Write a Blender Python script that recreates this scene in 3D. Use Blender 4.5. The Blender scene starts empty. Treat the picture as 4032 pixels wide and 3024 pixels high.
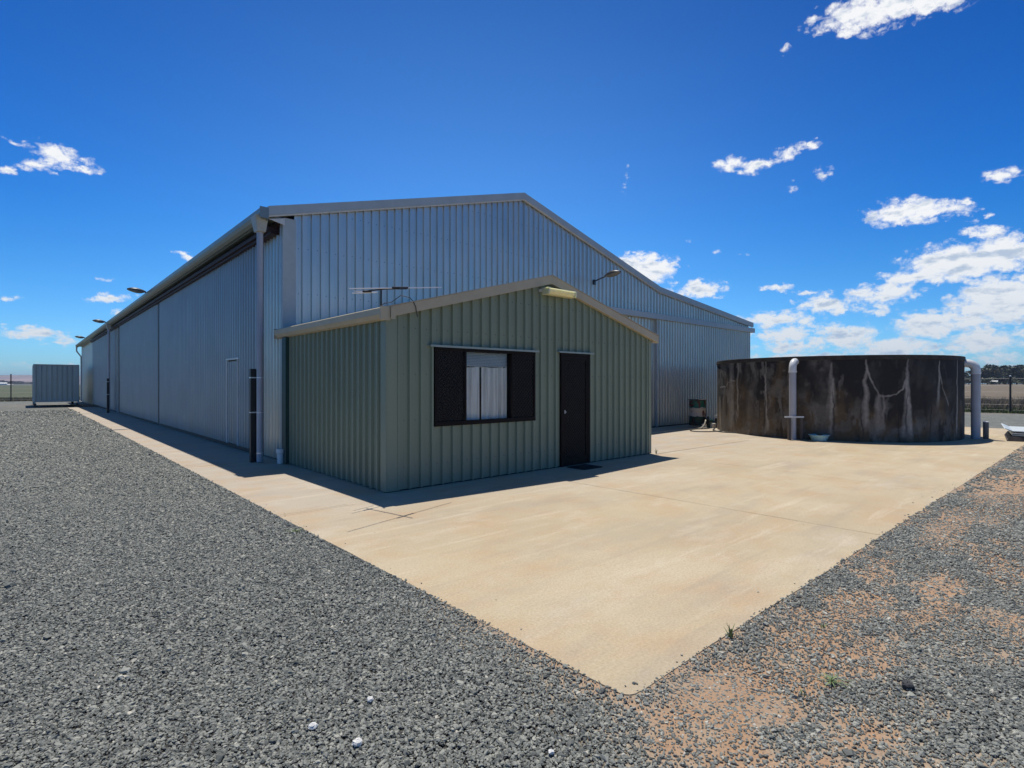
import bpy, math, random
import numpy as np
from mathutils import Vector, Matrix, Euler
random.seed(7); np.random.seed(7)
PI=math.pi
scn=bpy.context.scene; COL=scn.collection

# ------------------------------------------------------------------ helpers
class MB:
    def __init__(s): s.v=[]; s.f=[]
    def add(s,vs,fs):
        b=len(s.v); s.v+= [tuple(v) for v in vs]; s.f+=[tuple(b+i for i in f) for f in fs]; return s
    def box(s,x0,x1,y0,y1,z0,z1,rz=0,c=None):
        P=[(x0,y0,z0),(x1,y0,z0),(x1,y1,z0),(x0,y1,z0),(x0,y0,z1),(x1,y0,z1),(x1,y1,z1),(x0,y1,z1)]
        if rz:
            c=c or ((x0+x1)/2,(y0+y1)/2); cs,sn=math.cos(rz),math.sin(rz)
            P=[(c[0]+(x-c[0])*cs-(y-c[1])*sn,c[1]+(x-c[0])*sn+(y-c[1])*cs,z) for x,y,z in P]
        return s.add(P,[(0,3,2,1),(4,5,6,7),(0,1,5,4),(1,2,6,5),(2,3,7,6),(3,0,4,7)])
    def tube(s,pts,r,n=10,caps=True):
        pts=[Vector(p) for p in pts]; rs=r if isinstance(r,(list,tuple)) else [r]*len(pts)
        b=len(s.v); up=Vector((0,0,1)); prev=None
        for i,p in enumerate(pts):
            t=(pts[min(i+1,len(pts)-1)]-pts[max(i-1,0)]).normalized()
            if prev is None:
                a=up if abs(t.z)<.95 else Vector((1,0,0)); u=t.cross(a).normalized()
            else: u=(prev-t*prev.dot(t)).normalized()
            prev=u; w=t.cross(u)
            for k in range(n):
                an=2*PI*k/n; q=p+(u*math.cos(an)+w*math.sin(an))*rs[i]; s.v.append(tuple(q))
        for i in range(len(pts)-1):
            for k in range(n):
                k2=(k+1)%n; s.f.append((b+i*n+k,b+i*n+k2,b+(i+1)*n+k2,b+(i+1)*n+k))
        if caps:
            s.f.append(tuple(b+k for k in range(n))[::-1]); s.f.append(tuple(b+(len(pts)-1)*n+k for k in range(n)))
        return s
    def lathe(s,prof,c=(0,0,0),n=24):
        b=len(s.v)
        for r,z in prof:
            for k in range(n):
                a=2*PI*k/n; s.v.append((c[0]+r*math.cos(a),c[1]+r*math.sin(a),c[2]+z))
        for i in range(len(prof)-1):
            for k in range(n):
                k2=(k+1)%n; s.f.append((b+i*n+k,b+i*n+k2,b+(i+1)*n+k2,b+(i+1)*n+k))
        return s
    def prism(s,poly,axis,a,b_):
        # poly of 2-D points; extrude along axis 'x','y','z' between a and b
        def P(p,t): return {'x':(t,p[0],p[1]),'y':(p[0],t,p[1]),'z':(p[0],p[1],t)}[axis]
        n=len(poly); vs=[P(p,a) for p in poly]+[P(p,b_) for p in poly]
        fs=[tuple(range(n))[::-1],tuple(range(n,2*n))]+[(i,(i+1)%n,n+(i+1)%n,n+i) for i in range(n)]
        return s.add(vs,fs)
    def each(s,name,mat,parent=None,smooth=False,bevel=0):
        # one object per connected piece
        n=len(s.v); par=list(range(n))
        def fd(i):
            while par[i]!=i: par[i]=par[par[i]]; i=par[i]
            return i
        for f in s.f:
            for i in f[1:]: par[fd(i)]=fd(f[0])
        g={}
        for f in s.f: g.setdefault(fd(f[0]),[]).append(f)
        out=[]
        for fs in g.values():
            ids=sorted({i for f in fs for i in f}); mp={k:i for i,k in enumerate(ids)}; m=MB(); m.v=[s.v[i] for i in ids]; m.f=[tuple(mp[i] for i in f) for f in fs]
            out.append(m.build(name,mat,parent,smooth,bevel))
        return out
    def build(s,name,mat,parent=None,smooth=False,bevel=0):
        me=bpy.data.meshes.new(name); me.from_pydata(s.v,[],s.f); me.update()
        import bmesh
        bm=bmesh.new(); bm.from_mesh(me); bmesh.ops.recalc_face_normals(bm,faces=bm.faces); bm.to_mesh(me); bm.free()
        me.materials.append(mat)
        o=bpy.data.objects.new(name,me); COL.objects.link(o)
        if smooth:
            me.polygons.foreach_set('use_smooth',[True]*len(me.polygons))
            try: me.set_sharp_from_angle(angle=math.radians(38))
            except Exception: pass
        if bevel:
            m=o.modifiers.new('b','BEVEL'); m.width=bevel; m.segments=2; m.limit_method='ANGLE'; m.angle_limit=math.radians(40)
        if parent:
            o.parent=parent; o.matrix_parent_inverse=Matrix.Translation(-Vector(parent.location))
        return o
def addto(o,mb,mat):
    import bmesh
    me=o.data; me.materials.append(mat); bm=bmesh.new(); bm.from_mesh(me)
    off_=Vector((0,0,0)); vs=[bm.verts.new(Vector(v)) for v in mb.v]
    for f in mb.f: bm.faces.new([vs[i] for i in f]).material_index=len(me.materials)-1
    bm.to_mesh(me); bm.free()
def tag(o,label=None,cat=None,group=None,kind=None):
    if label: o['label']=label
    if cat: o['category']=cat
    if group: o['group']=group
    if kind: o['kind']=kind
    return o
def empty(name,loc,label,cat,group=None):
    o=bpy.data.objects.new(name,None); o.location=loc; o.empty_display_size=.1; COL.objects.link(o)
    return tag(o,label,cat,group)
def copy_tree(o,delta,label,rz=None):
    c=o.copy(); COL.objects.link(c); c.location=Vector(o.location)+Vector(delta); c['label']=label
    def rec(a,b):
        for ch in a.children:
            d=ch.copy(); COL.objects.link(d); d.parent=b; rec(ch,d)
    rec(o,c); return c

# ------------------------------------------------------------------ materials
class N:
    def __init__(s,mat): s.t=mat.node_tree; s.n=s.t.nodes; s.l=s.t.links
    def new(s,ty,ins=None,**kw):
        nd=s.n.new(ty)
        for k,v in kw.items(): setattr(nd,k,v)
        for k,v in (ins or {}).items():
            if isinstance(v,tuple) and len(v)==2 and hasattr(v[0],'outputs'): s.l.new(v[0].outputs[v[1]],nd.inputs[k])
            elif hasattr(v,'outputs'): s.l.new(v.outputs[0],nd.inputs[k])
            else: nd.inputs[k].default_value=v
        return nd
    def math(s,op,a,b=0.0,c=None,clamp=False):
        ins={0:a,1:b}
        if c is not None: ins[2]=c
        return s.new('ShaderNodeMath',ins,operation=op,use_clamp=clamp)
    def mix(s,f,a,b,mode='MIX'):
        nd=s.n.new('ShaderNodeMix'); nd.data_type='RGBA'; nd.blend_type=mode
        for idx,v in ((0,f),(6,a),(7,b)):
            if isinstance(v,tuple) and len(v)==2 and hasattr(v[0],'outputs'): s.l.new(v[0].outputs[v[1]],nd.inputs[idx])
            elif hasattr(v,'outputs'): s.l.new(v.outputs[2 if v.bl_idname=='ShaderNodeMix' else 0],nd.inputs[idx])
            elif idx and len(v)==3: nd.inputs[idx].default_value=(*v,1)
            else: nd.inputs[idx].default_value=v
        return nd
    def mixout(s,nd): return (nd,2)
    def ramp(s,fac,stops,interp='LINEAR'):
        nd=s.new('ShaderNodeValToRGB',{0:fac}); cr=nd.color_ramp; cr.interpolation=interp
        while len(cr.elements)<len(stops): cr.elements.new(.5)
        for e,(p,c) in zip(cr.elements,stops):
            e.position=p; e.color=(*c,1) if isinstance(c,tuple) else (c,c,c,1)
        return nd
    def noise(s,vec,scale,detail=4,rough=.55,**k):
        return s.new('ShaderNodeTexNoise',{'Vector':vec,'Scale':scale,'Detail':detail,'Roughness':rough},**k)
    def mapping(s,vec,scale=(1,1,1),loc=(0,0,0)):
        return s.new('ShaderNodeMapping',{0:vec,1:loc,3:scale})
def newmat(name):
    m=bpy.data.materials.new(name); m.use_nodes=True
    nn=N(m); bs=m.node_tree.nodes['Principled BSDF']; return m,nn,bs
def setc(nn,bs,c):
    if isinstance(c,tuple): bs.inputs['Base Color'].default_value=(*c,1)
    else: nn.l.new(c.outputs[2 if c.bl_idname=='ShaderNodeMix' else 0],bs.inputs['Base Color'])
def simple(name,col,rough=.6,metal=0,var=.12,scale=6,bump=0,stretch=(1,1,1)):
    m,nn,bs=newmat(name); tc=nn.new('ShaderNodeTexCoord'); mp=nn.mapping((tc,3),stretch)
    nz=nn.noise(mp,scale,5,.6)
    lo=tuple(c*(1-var) for c in col); hi=tuple(min(1,c*(1+var)) for c in col)
    setc(nn,bs,nn.ramp(nz,[(.3,lo),(.7,hi)]))
    bs.inputs['Roughness'].default_value=rough; bs.inputs['Metallic'].default_value=metal
    if bump:
        b=nn.new('ShaderNodeBump',{'Strength':bump,'Height':nz,'Distance':.01}); nn.l.new(b.outputs[0],bs.inputs['Normal'])
    return m
def sheetmat(name,col,rough,metal,streak=.12,grime=(.2,.17,.13),wave=.35,spec=.5):
    m,nn,bs=newmat(name); tc=nn.new('ShaderNodeTexCoord')
    n1=nn.noise(nn.mapping((tc,3),(3,3,.25)),2.2,5,.6)          # vertical streaks
    n2=nn.noise((tc,3),1.1,3,.5); n3=nn.noise((tc,3),90,2,.5)   # cloudiness, fine spangle
    a=tuple(c*(1-streak) for c in col); b=tuple(min(1,c*(1+streak)) for c in col)
    c1=nn.ramp(n1,[(.3,a),(.7,b)])
    c2=nn.mix(.35,c1,nn.ramp(n2,[(.35,tuple(c*.85 for c in col)),(.7,tuple(min(1,c*1.1) for c in col))]))
    c3=nn.mix(nn.math('MULTIPLY',n3,.22),c2,tuple(c*.72 for c in col))
    sep=nn.new('ShaderNodeSeparateXYZ',{0:(tc,3)})
    lowf=nn.math('MULTIPLY',nn.ramp(nn.math('ADD',(sep,2),nn.math('MULTIPLY',n1,.5)),[(.18,1.0),(.75,0.0)]),.28)
    c4=nn.mix(lowf,c3,grime)                                    # splashed dirt along the bottom
    setc(nn,bs,c4)
    nn.l.new(nn.ramp(n1,[(.3,rough-.06),(.7,rough+.08)]).outputs[0],bs.inputs['Roughness'])
    bs.inputs['Metallic'].default_value=metal
    bs.inputs['Specular IOR Level'].default_value=spec
    nw=nn.noise(nn.mapping((tc,3),(1.5,1.5,.5)),1.6,2,.4)
    bp=nn.new('ShaderNodeBump',{'Strength':wave,'Height':nw,'Distance':.02}); nn.l.new(bp.outputs[0],bs.inputs['Normal'])
    return m
M={}
M['zinc']=sheetmat('zincalume_sheet',(.67,.655,.60),.35,.78,.10,(.25,.23,.2),.07)
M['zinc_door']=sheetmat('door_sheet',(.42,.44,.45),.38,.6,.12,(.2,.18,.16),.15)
M['zinc_trim']=simple('zinc_trim',(.46,.49,.48),.5,.2,.08,3)
M['gutter_metal']=simple('gutter_metal',(.22,.26,.25),.4,.35,.1,3)
M['green']=sheetmat('eucalypt_green_sheet',(.245,.285,.20),.5,0,.06,(.24,.2,.15),.12)
M['beige']=simple('beige_trim',(.50,.42,.28),.5,0,.08,4)
M['roofsheet']=simple('roof_sheet',(.42,.44,.45),.4,.5,.08,2)
M['pipe_grey']=simple('painted_pipe',(.42,.43,.47),.5,0,.07,3)
M['cream_rainhead']=simple('rainhead_metal',(.45,.44,.38),.5,.1,.08,8)
M['purple']=simple('oxide_primer_steel',(.030,.014,.020),.6,.1,.3,10)
M['black']=simple('black_paint',(.012,.012,.014),.5,0,.2,20)
M['dgreen']=simple('dark_green_paint',(.012,.05,.042),.5,0,.15,8)
M['brown']=simple('dark_brown_frame',(.010,.007,.006),.35,0,.2,8)
M['brown'].node_tree.nodes['Principled BSDF'].inputs['Specular IOR Level'].default_value=.15; M['brown'].node_tree.nodes['Principled BSDF'].inputs['Roughness'].default_value=.6
M['mesh']=simple('security_grille',(.016,.012,.011),.45,0,.2,8)
M['mesh'].node_tree.nodes['Principled BSDF'].inputs['Specular IOR Level'].default_value=.15
M['dark']=simple('dark_interior',(.012,.012,.012),.9,0,.2,3)  # near-black; also stands in for shade in the room and base strip
M['hood']=simple('flashing_green',(.30,.36,.33),.4,0,.08,6)
M['yellow']=simple('yellowed_diffuser',(.86,.78,.42),.4,0,.06,12)
M['yellow'].node_tree.nodes['Principled BSDF'].inputs['Subsurface Weight'].default_value=.9; M['yellow'].node_tree.nodes['Principled BSDF'].inputs['Subsurface Radius'].default_value=(.12,.11,.06); M['yellow'].node_tree.nodes['Principled BSDF'].inputs['Subsurface Scale'].default_value=.8
M['white']=simple('white_plastic',(.74,.75,.74),.4,0,.05,8)
M['wtray']=simple('white_sheet_metal',(.62,.66,.64),.45,.1,.08,9)
M['pvc']=simple('pvc_pipe',(.62,.62,.60),.4,0,.1,5)
M['grey_conc']=simple('post_concrete',(.16,.15,.14),.8,0,.25,10,.3)
M['alu']=simple('aluminium_rod',(.75,.76,.78),.3,.8,.05,20)
M['lampbody']=simple('lamp_housing',(.05,.055,.06),.4,.3,.2,15)
M['lens']=simple('lamp_lens',(.22,.21,.18),.25,0,.15,20)
M['container']=sheetmat('container_paint',(.40,.47,.46),.5,0,.12,(.2,.16,.12),.3)
M['rubber']=simple('rubber_mat',(.015,.015,.016),.9,0,.3,60)
M['hose_pale']=simple('pale_hose',(.48,.44,.34),.6,0,.12,10)
M['hose_dark']=simple('dark_hose',(.05,.055,.05),.6,0,.3,10)
M['bowl']=simple('pale_blue_plastic',(.30,.50,.56),.4,0,.06,10)
M['brick']=simple('white_block',(.62,.58,.5),.8,0,.15,20,.4)
M['steelpost']=simple('fence_post_steel',(.05,.045,.04),.7,.2,.3,10)
M['wire']=simple('fence_wire',(.25,.25,.25),.5,.6,.1,10)
M['bark']=simple('tree_bark',(.12,.09,.07),.9,0,.3,10)
M['screw']=simple('screw_head',(.12,.13,.14),.4,.5,.2,50)
M['whitestone']=simple('white_quartz',(.72,.70,.66),.7,0,.12,30,.5)
M['darkstone']=simple('dark_basalt',(.05,.05,.055),.8,0,.25,30,.5)
M['wood']=simple('weathered_timber',(.09,.075,.065),.9,0,.3,6,.3,(1,1,.2))

# glass
def glassmat():
    m=bpy.data.materials.new('window_glass'); m.use_nodes=True; nn=N(m); nn.n.remove(nn.n['Principled BSDF'])
    out=nn.n['Material Output']; tr=nn.new('ShaderNodeBsdfTransparent',{0:(.98,.99,.99,1)}); gl=nn.new('ShaderNodeBsdfGlossy',{1:.03})
    fr=nn.new('ShaderNodeFresnel',{0:1.22}); mx=nn.new('ShaderNodeMixShader',{0:fr,1:tr,2:gl}); nn.l.new(mx.outputs[0],out.inputs[0]); return m
M['glass']=glassmat()
def flymat():
    m=bpy.data.materials.new('fly_screen'); m.use_nodes=True; nn=N(m); bs=nn.n['Principled BSDF']; out=nn.n['Material Output']; bs.inputs['Base Color'].default_value=(.010,.009,.009,1); bs.inputs['Roughness'].default_value=.8
    tr=nn.new('ShaderNodeBsdfTransparent'); mx=nn.new('ShaderNodeMixShader',{0:.85,1:tr,2:bs}); nn.l.new(mx.outputs[0],out.inputs[0]); return m
M['flyscreen']=flymat()
# curtain cloth / blind
def curtainmat():
    m,nn,bs=newmat('curtain_cloth'); tc=nn.new('ShaderNodeTexCoord')
    n=nn.noise(nn.mapping((tc,3),(14,1,.5)),1.5,5,.6)
    setc(nn,bs,nn.ramp(n,[(.3,(.50,.50,.47)),(.55,(.76,.76,.73))])); bs.inputs['Roughness'].default_value=.9; return m
M['curtain']=curtainmat()
M['blind']=simple('blind_vinyl',(.66,.65,.61),.6,0,.08,4)

# concrete apron
def slabmat():
    m,nn,bs=newmat('apron_concrete'); tc=nn.new('ShaderNodeTexCoord'); P=(tc,3)
    nb=nn.noise(P,.28,6,.62); nm=nn.noise(nn.mapping(P,(1,1,1),(5,3,0)),1.3,6,.65); nf=nn.noise(P,55,3,.7); ng=nn.noise(P,190,2,.6)
    base=nn.ramp(nb,[(.32,(.465,.375,.24)),(.5,(.55,.452,.295)),(.68,(.60,.505,.35))])
    sep=nn.new('ShaderNodeSeparateXYZ',{0:P})
    back=nn.math('MULTIPLY',nn.math('ADD',nn.math('ADD',(sep,1),nn.math('MULTIPLY',nb,4)),-6.2),.25,clamp=True)
    c0=nn.mix(back,base,(.50,.44,.36))                           # older, greyer pour near the shed
    o=nn.ramp(nm,[(.46,0.0),(.66,.62)]); c1=nn.mix(o,c0,(.52,.35,.20))   # orange soil stain
    g=nn.ramp(nn.noise(nn.mapping(P,(.5,1.4,1),(9,2,0)),.8,6,.7),[(.50,0.0),(.70,.55)]); c2=nn.mix(g,c1,(.36,.32,.27))
    w=nn.ramp(nn.noise(nn.mapping(P,(.6,1.2,1),(1,22,0)),1.1,7,.7),[(.54,0.0),(.72,.6)]); c3=nn.mix(w,c2,(.68,.60,.47))
    ws=nn.noise(nn.mapping(P,(.22,2.4,1),(4,2,0)),1.3,7,.72); c3=nn.mix(nn.ramp(ws,[(.56,0.0),(.68,.55)]),c3,(.40,.33,.245)); c3=nn.mix(nn.ramp(ws,[(.33,.5),(.44,0.0)]),c3,(.70,.61,.455))
    sp1=nn.noise(P,14,5,.75); c3=nn.mix(nn.ramp(sp1,[(.60,0.0),(.72,.5)]),c3,(.34,.27,.20))
    c4=nn.mix(nn.math('MULTIPLY',nn.ramp(nf,[(.35,1.0),(.62,0.0)]),.42),c3,(.30,.22,.13))
    c5=nn.mix(nn.math('MULTIPLY',nn.ramp(ng,[(.55,0.0),(.75,1.0)]),.30),c4,(.80,.70,.54))
    # specks
    vo=nn.new('ShaderNodeTexVoronoi',{'Vector':P,'Scale':3.2}); c6=nn.mix(nn.ramp((vo,0),[(.018,.8),(.035,0.0)]),c5,(.16,.12,.09))
    setc(nn,bs,c6); bs.inputs['Roughness'].default_value=.88
    h=nn.math('ADD',nn.math('MULTIPLY',nf,.5),nn.math('MULTIPLY',ng,.4)); b=nn.new('ShaderNodeBump',{'Strength':.35,'Height':h,'Distance':.006})
    nn.l.new(b.outputs[0],bs.inputs['Normal']); return m
M['slab']=slabmat()
M['joint']=simple('joint_filler',(.29,.23,.165),.9,0,.25,9)
M['joint_pale']=simple('pale_joint',(.62,.54,.42),.9,0,.15,9)

STONE_LO=(.062,.068,.068); STONE_HI=(.215,.225,.215)
def gravelmat():
    m,nn,bs=newmat('gravel_stone'); 
    at=nn.new('ShaderNodeAttribute',attribute_name='tone',attribute_type='INSTANCER')
    tc=nn.new('ShaderNodeTexCoord'); nz=nn.noise((tc,3),60,2,.5)
    c=nn.ramp((at,2),[(0.0,(.050,.054,.050)),(.25,(.12,.128,.116)),(.5,(.232,.24,.212)),(.78,(.36,.36,.31)),(.93,(.45,.44,.37)),(1.0,(.66,.61,.50))])
    setc(nn,bs,nn.mix(nn.math('MULTIPLY',nz,.30),c,(.12,.12,.105))); bs.inputs['Roughness'].default_value=.72; return m
M['gravel']=gravelmat()
def yardmat(near):
    m,nn,bs=newmat('yard_soil_and_gravel'); tc=nn.new('ShaderNodeTexCoord'); P=(tc,3)
    # coarse gravel seen far off
    vo=nn.new('ShaderNodeTexVoronoi',{'Vector':P,'Scale':42.0}); vr=nn.new('ShaderNodeSeparateColor',{0:(vo,1)})
    grav=nn.ramp((vr,0),[(0.0,(.068,.074,.066)),(.5,(.155,.163,.146)),(.9,(.235,.238,.205)),(1.0,(.33,.31,.26))])
    nb=nn.noise(P,.35,6,.65); nf=nn.noise(P,60,4,.7); nm=nn.noise(nn.mapping(P,(1,1,1),(3,7,0)),2.2,6,.7)
    grav=nn.mix(nn.ramp(nb,[(.3,0.0),(.75,.4)]),grav,(.21,.20,.17)); grav=nn.mix(nn.ramp(nn.noise(nn.mapping(P,(1,1,1),(2,9,0)),1.7,6,.7),[(.45,0.0),(.62,.55)]),grav,(.085,.09,.08))
    dist=nn.new('ShaderNodeVectorMath',{0:P},operation='LENGTH')
    dark=nn.mix(nn.math('MULTIPLY',nf,1.0),(.022,.022,.021),(.075,.072,.064))
    soil=nn.mix(nn.ramp(nm,[(.35,0.0),(.65,1.0)]),(.40,.255,.155),(.48,.285,.155))
    soil=nn.mix(nn.ramp(nf,[(.35,.55),(.6,0.0)]),soil,(.20,.14,.10))
    soil=nn.mix(nn.ramp(nn.noise(P,5,5,.6),[(.45,0.0),(.68,.6)]),soil,(.40,.31,.22))
    if near:
        at=nn.new('ShaderNodeAttribute',attribute_name='dirt'); cv=nn.new('ShaderNodeAttribute',attribute_name='cover')
        under=nn.mix((cv,2),grav,dark)          # under real stones only grit is left between them
        fines=nn.mix(nn.ramp(nf,[(.35,0.0),(.65,1.0)]),(.24,.195,.15),(.42,.355,.27))
        soil=nn.mix(nn.ramp((at,2),[(.36,0.0),(.70,1.0)]),fines,soil)
        c=nn.mix(nn.ramp((at,2),[(.02,0.0),(.28,1.0)]),under,soil)
    else:
        c=nn.mix(nn.ramp(nn.noise(nn.mapping(P,(1,1,1),(31,7,0)),.12,5,.6),[(.55,0.0),(.75,.55)]),grav,nn.mix(.5,soil,(.25,.22,.19)))
    setc(nn,bs,c); bs.inputs['Roughness'].default_value=.95
    h=nn.math('ADD',nn.math('MULTIPLY',(vo,0),.6),nn.math('ADD',nn.math('MULTIPLY',nf,.4),nn.math('MULTIPLY',nn.noise(P,6,5,.75),1.2)))
    b=nn.new('ShaderNodeBump',{'Strength':.6,'Height':h,'Distance':.012}); nn.l.new(b.outputs[0],bs.inputs['Normal']); return m
M['yard_near']=yardmat(True); M['yard_far']=yardmat(False)
def fieldmat():
    m,nn,bs=newmat('paddock_grass'); tc=nn.new('ShaderNodeTexCoord'); P=(tc,3)
    sep=nn.new('ShaderNodeSeparateXYZ',{0:P})
    nb=nn.noise(nn.mapping(P,(.03,.03,.03)),1.0,6,.6); nf=nn.noise(P,1.6,5,.7); n3=nn.noise(P,.25,5,.6)
    dry=nn.mix(nn.ramp(nf,[(.35,0.0),(.65,1.0)]),(.115,.088,.055),(.21,.165,.105))
    grn=nn.mix(nn.ramp(nf,[(.35,0.0),(.65,1.0)]),(.060,.078,.032),(.105,.115,.055))
    side=nn.math('ADD',nn.math('MULTIPLY',nn.math('SUBTRACT',(sep,1),(sep,0)),.03,),nn.math('MULTIPLY',nb,1.0),clamp=True)
    c=nn.mix(side,dry,grn); c=nn.mix(nn.ramp(n3,[(.5,0.0),(.7,.5)]),c,(.15,.105,.075))
    setc(nn,bs,c); bs.inputs['Roughness'].default_value=1.0; return m
M['field']=fieldmat()
def hillmat():
    m,nn,bs=newmat('far_paddocks'); tc=nn.new('ShaderNodeTexCoord'); P=(tc,3)
    n=nn.noise(nn.mapping(P,(.0022,.0022,.02)),1.0,3,.5); n2=nn.noise(nn.mapping(P,(.01,.01,.05)),1.0,5,.6)
    c=nn.ramp(n,[(.38,(.075,.085,.05)),(.47,(.30,.20,.16)),(.55,(.38,.27,.22)),(.62,(.26,.18,.15))],'EASE')
    c=nn.mix(nn.ramp(n2,[(.5,0.0),(.66,.6)]),c,(.08,.085,.06))
    setc(nn,bs,c); bs.inputs['Roughness'].default_value=1; return m
M['hill']=hillmat()
def leafmat(name,lo,hi,tr=.0):
    m,nn,bs=newmat(name); oi=nn.new('ShaderNodeObjectInfo'); ge=nn.new('ShaderNodeNewGeometry')
    tc=nn.new('ShaderNodeTexCoord'); nz=nn.noise((tc,3),.9,4,.7)
    f=nn.math('ADD',nn.math('MULTIPLY',nz,.7),nn.math('MULTIPLY',(ge,8),.45))
    setc(nn,bs,nn.ramp(f,[(.3,lo),(.8,hi)])); bs.inputs['Roughness'].default_value=.6; return m
M['leaf']=leafmat('gum_leaves',(.018,.028,.014),(.10,.115,.055))
M['leaf2']=leafmat('olive_leaves',(.030,.034,.018),(.15,.14,.075))
M['leaf_far']=leafmat('far_leaves',(.020,.030,.022),(.06,.075,.045))
M['weed']=leafmat('weed_leaves',(.07,.12,.035),(.22,.28,.11))
M['drygrass']=leafmat('dry_grass',(.13,.10,.055),(.36,.28,.17))
M['greengrass']=leafmat('green_grass',(.045,.075,.02),(.14,.18,.06))

# tank: stains with their own shape live in a vertex attribute
def tankmat():
    m,nn,bs=newmat('stained_tank_concrete'); at=nn.new('ShaderNodeAttribute',attribute_name='stain')
    tc=nn.new('ShaderNodeTexCoord'); n=nn.noise((tc,3),35,4,.7)
    c=nn.mix(nn.math('MULTIPLY',n,.35),(at,0),(.05,.042,.034)); setc(nn,bs,c); bs.inputs['Roughness'].default_value=.92
    b=nn.new('ShaderNodeBump',{'Strength':.4,'Height':n,'Distance':.01}); nn.l.new(b.outputs[0],bs.inputs['Normal']); return m
M['tank']=tankmat()
def drummat():
    m,nn,bs=newmat('flaking_drum_paint'); tc=nn.new('ShaderNodeTexCoord'); P=(tc,3)
    sep=nn.new('ShaderNodeSeparateXYZ',{0:P}); n=nn.noise(P,4.5,4,.6); n2=nn.noise(nn.mapping(P,(1,1,.6),(4,4,4)),6,4,.6)
    z=nn.math('ADD',(sep,2),nn.math('MULTIPLY',nn.math('SUBTRACT',n,.5),.16))
    c=nn.ramp(z,[(0.0,(.010,.045,.030)),(.33,(.012,.055,.036)),(.335,(.50,.42,.34)),(.655,(.50,.42,.34)),(.66,(.018,.12,.075)),(1,(.022,.14,.09))],'CONSTANT')
    r=nn.ramp(n2,[(.50,0.0),(.53,1.0)]); c=nn.mix(r,c,nn.mix(nn.ramp(n,[(.45,0.0),(.5,1.0)]),(.02,.012,.010),(.10,.018,.014)))
    setc(nn,bs,c); bs.inputs['Roughness'].default_value=.6; return m
M['drum']=drummat()

# ------------------------------------------------------------------ camera
cam=bpy.data.cameras.new('camera'); co=bpy.data.objects.new('camera',cam); COL.objects.link(co); scn.camera=co
co.location=(0,0,1.6); co.rotation_euler=(PI/2,0,math.radians(48.1-90)); cam.sensor_width=36; cam.lens=2145/4032*36; cam.clip_start=.05; cam.clip_end=20000

# ------------------------------------------------------------------ sun and sky
S=Vector((.135,.275,1)).normalized(); el=math.asin(S.z)
sd=bpy.data.lights.new('sun','SUN'); sd.energy=4.3; sd.angle=math.radians(.55); sd.color=(1,.955,.88)
so=bpy.data.objects.new('sun',sd); COL.objects.link(so); so.rotation_euler=S.to_track_quat('Z','Y').to_euler(); so.location=(0,0,60)
W=bpy.data.worlds.new('World'); scn.world=W; W.use_nodes=True; wn=N(W)
for n in list(wn.n): wn.n.remove(n)
sky=wn.new('ShaderNodeTexSky',sky_type='NISHITA'); sky.sun_disc=False; sky.sun_elevation=el; sky.sun_rotation=math.atan2(S.x,S.y)
sky.air_density=1.0; sky.dust_density=.35; sky.ozone_density=3.2; sky.altitude=100
tc=wn.new('ShaderNodeTexCoord'); D=(tc,0); sp=wn.new('ShaderNodeSeparateXYZ',{0:D})
az=wn.math('ARCTAN2',(sp,1),(sp,0)); eln=wn.math('ARCSINE',(sp,2))
azd=wn.math('MULTIPLY',az,180/PI); eld=wn.math('MULTIPLY',eln,180/PI)
hs0=wn.new('ShaderNodeHueSaturation',{'Saturation':1.42,'Value':1.0,'Color':sky,'Hue':.505})
tnt=wn.ramp(wn.math('DIVIDE',eln,PI/2,clamp=True),[(0.0,(.28,.54,.84)),(.05,(.25,.53,.78)),(.11,(.17,.48,.68)),(.17,(.05,.43,.65)),(.28,(.01,.36,.56)),(.40,(.0,.30,.48)),(.50,(.25,.36,.36)),(.66,(.62,.42,.22))])
hs1=wn.mix(1.0,hs0,tnt,'MULTIPLY')
ctr=wn.math('POWER',wn.math('MAXIMUM',wn.math('ADD',wn.math('MULTIPLY',(sp,0),.6157),wn.math('MULTIPLY',(sp,1),.788)),0.0),6.0)
glare=wn.new('ShaderNodeVectorMath',{0:(.50,1.05,1.45)},operation='SCALE'); wn.l.new(ctr.outputs[0],glare.inputs['Scale'])
hsa=wn.new('ShaderNodeVectorMath',{0:(hs1,2),1:glare},operation='ADD'); hs=wn.new('ShaderNodeVectorMath',{0:hsa},operation='SCALE'); hs.inputs['Scale'].default_value=2.0
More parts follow.
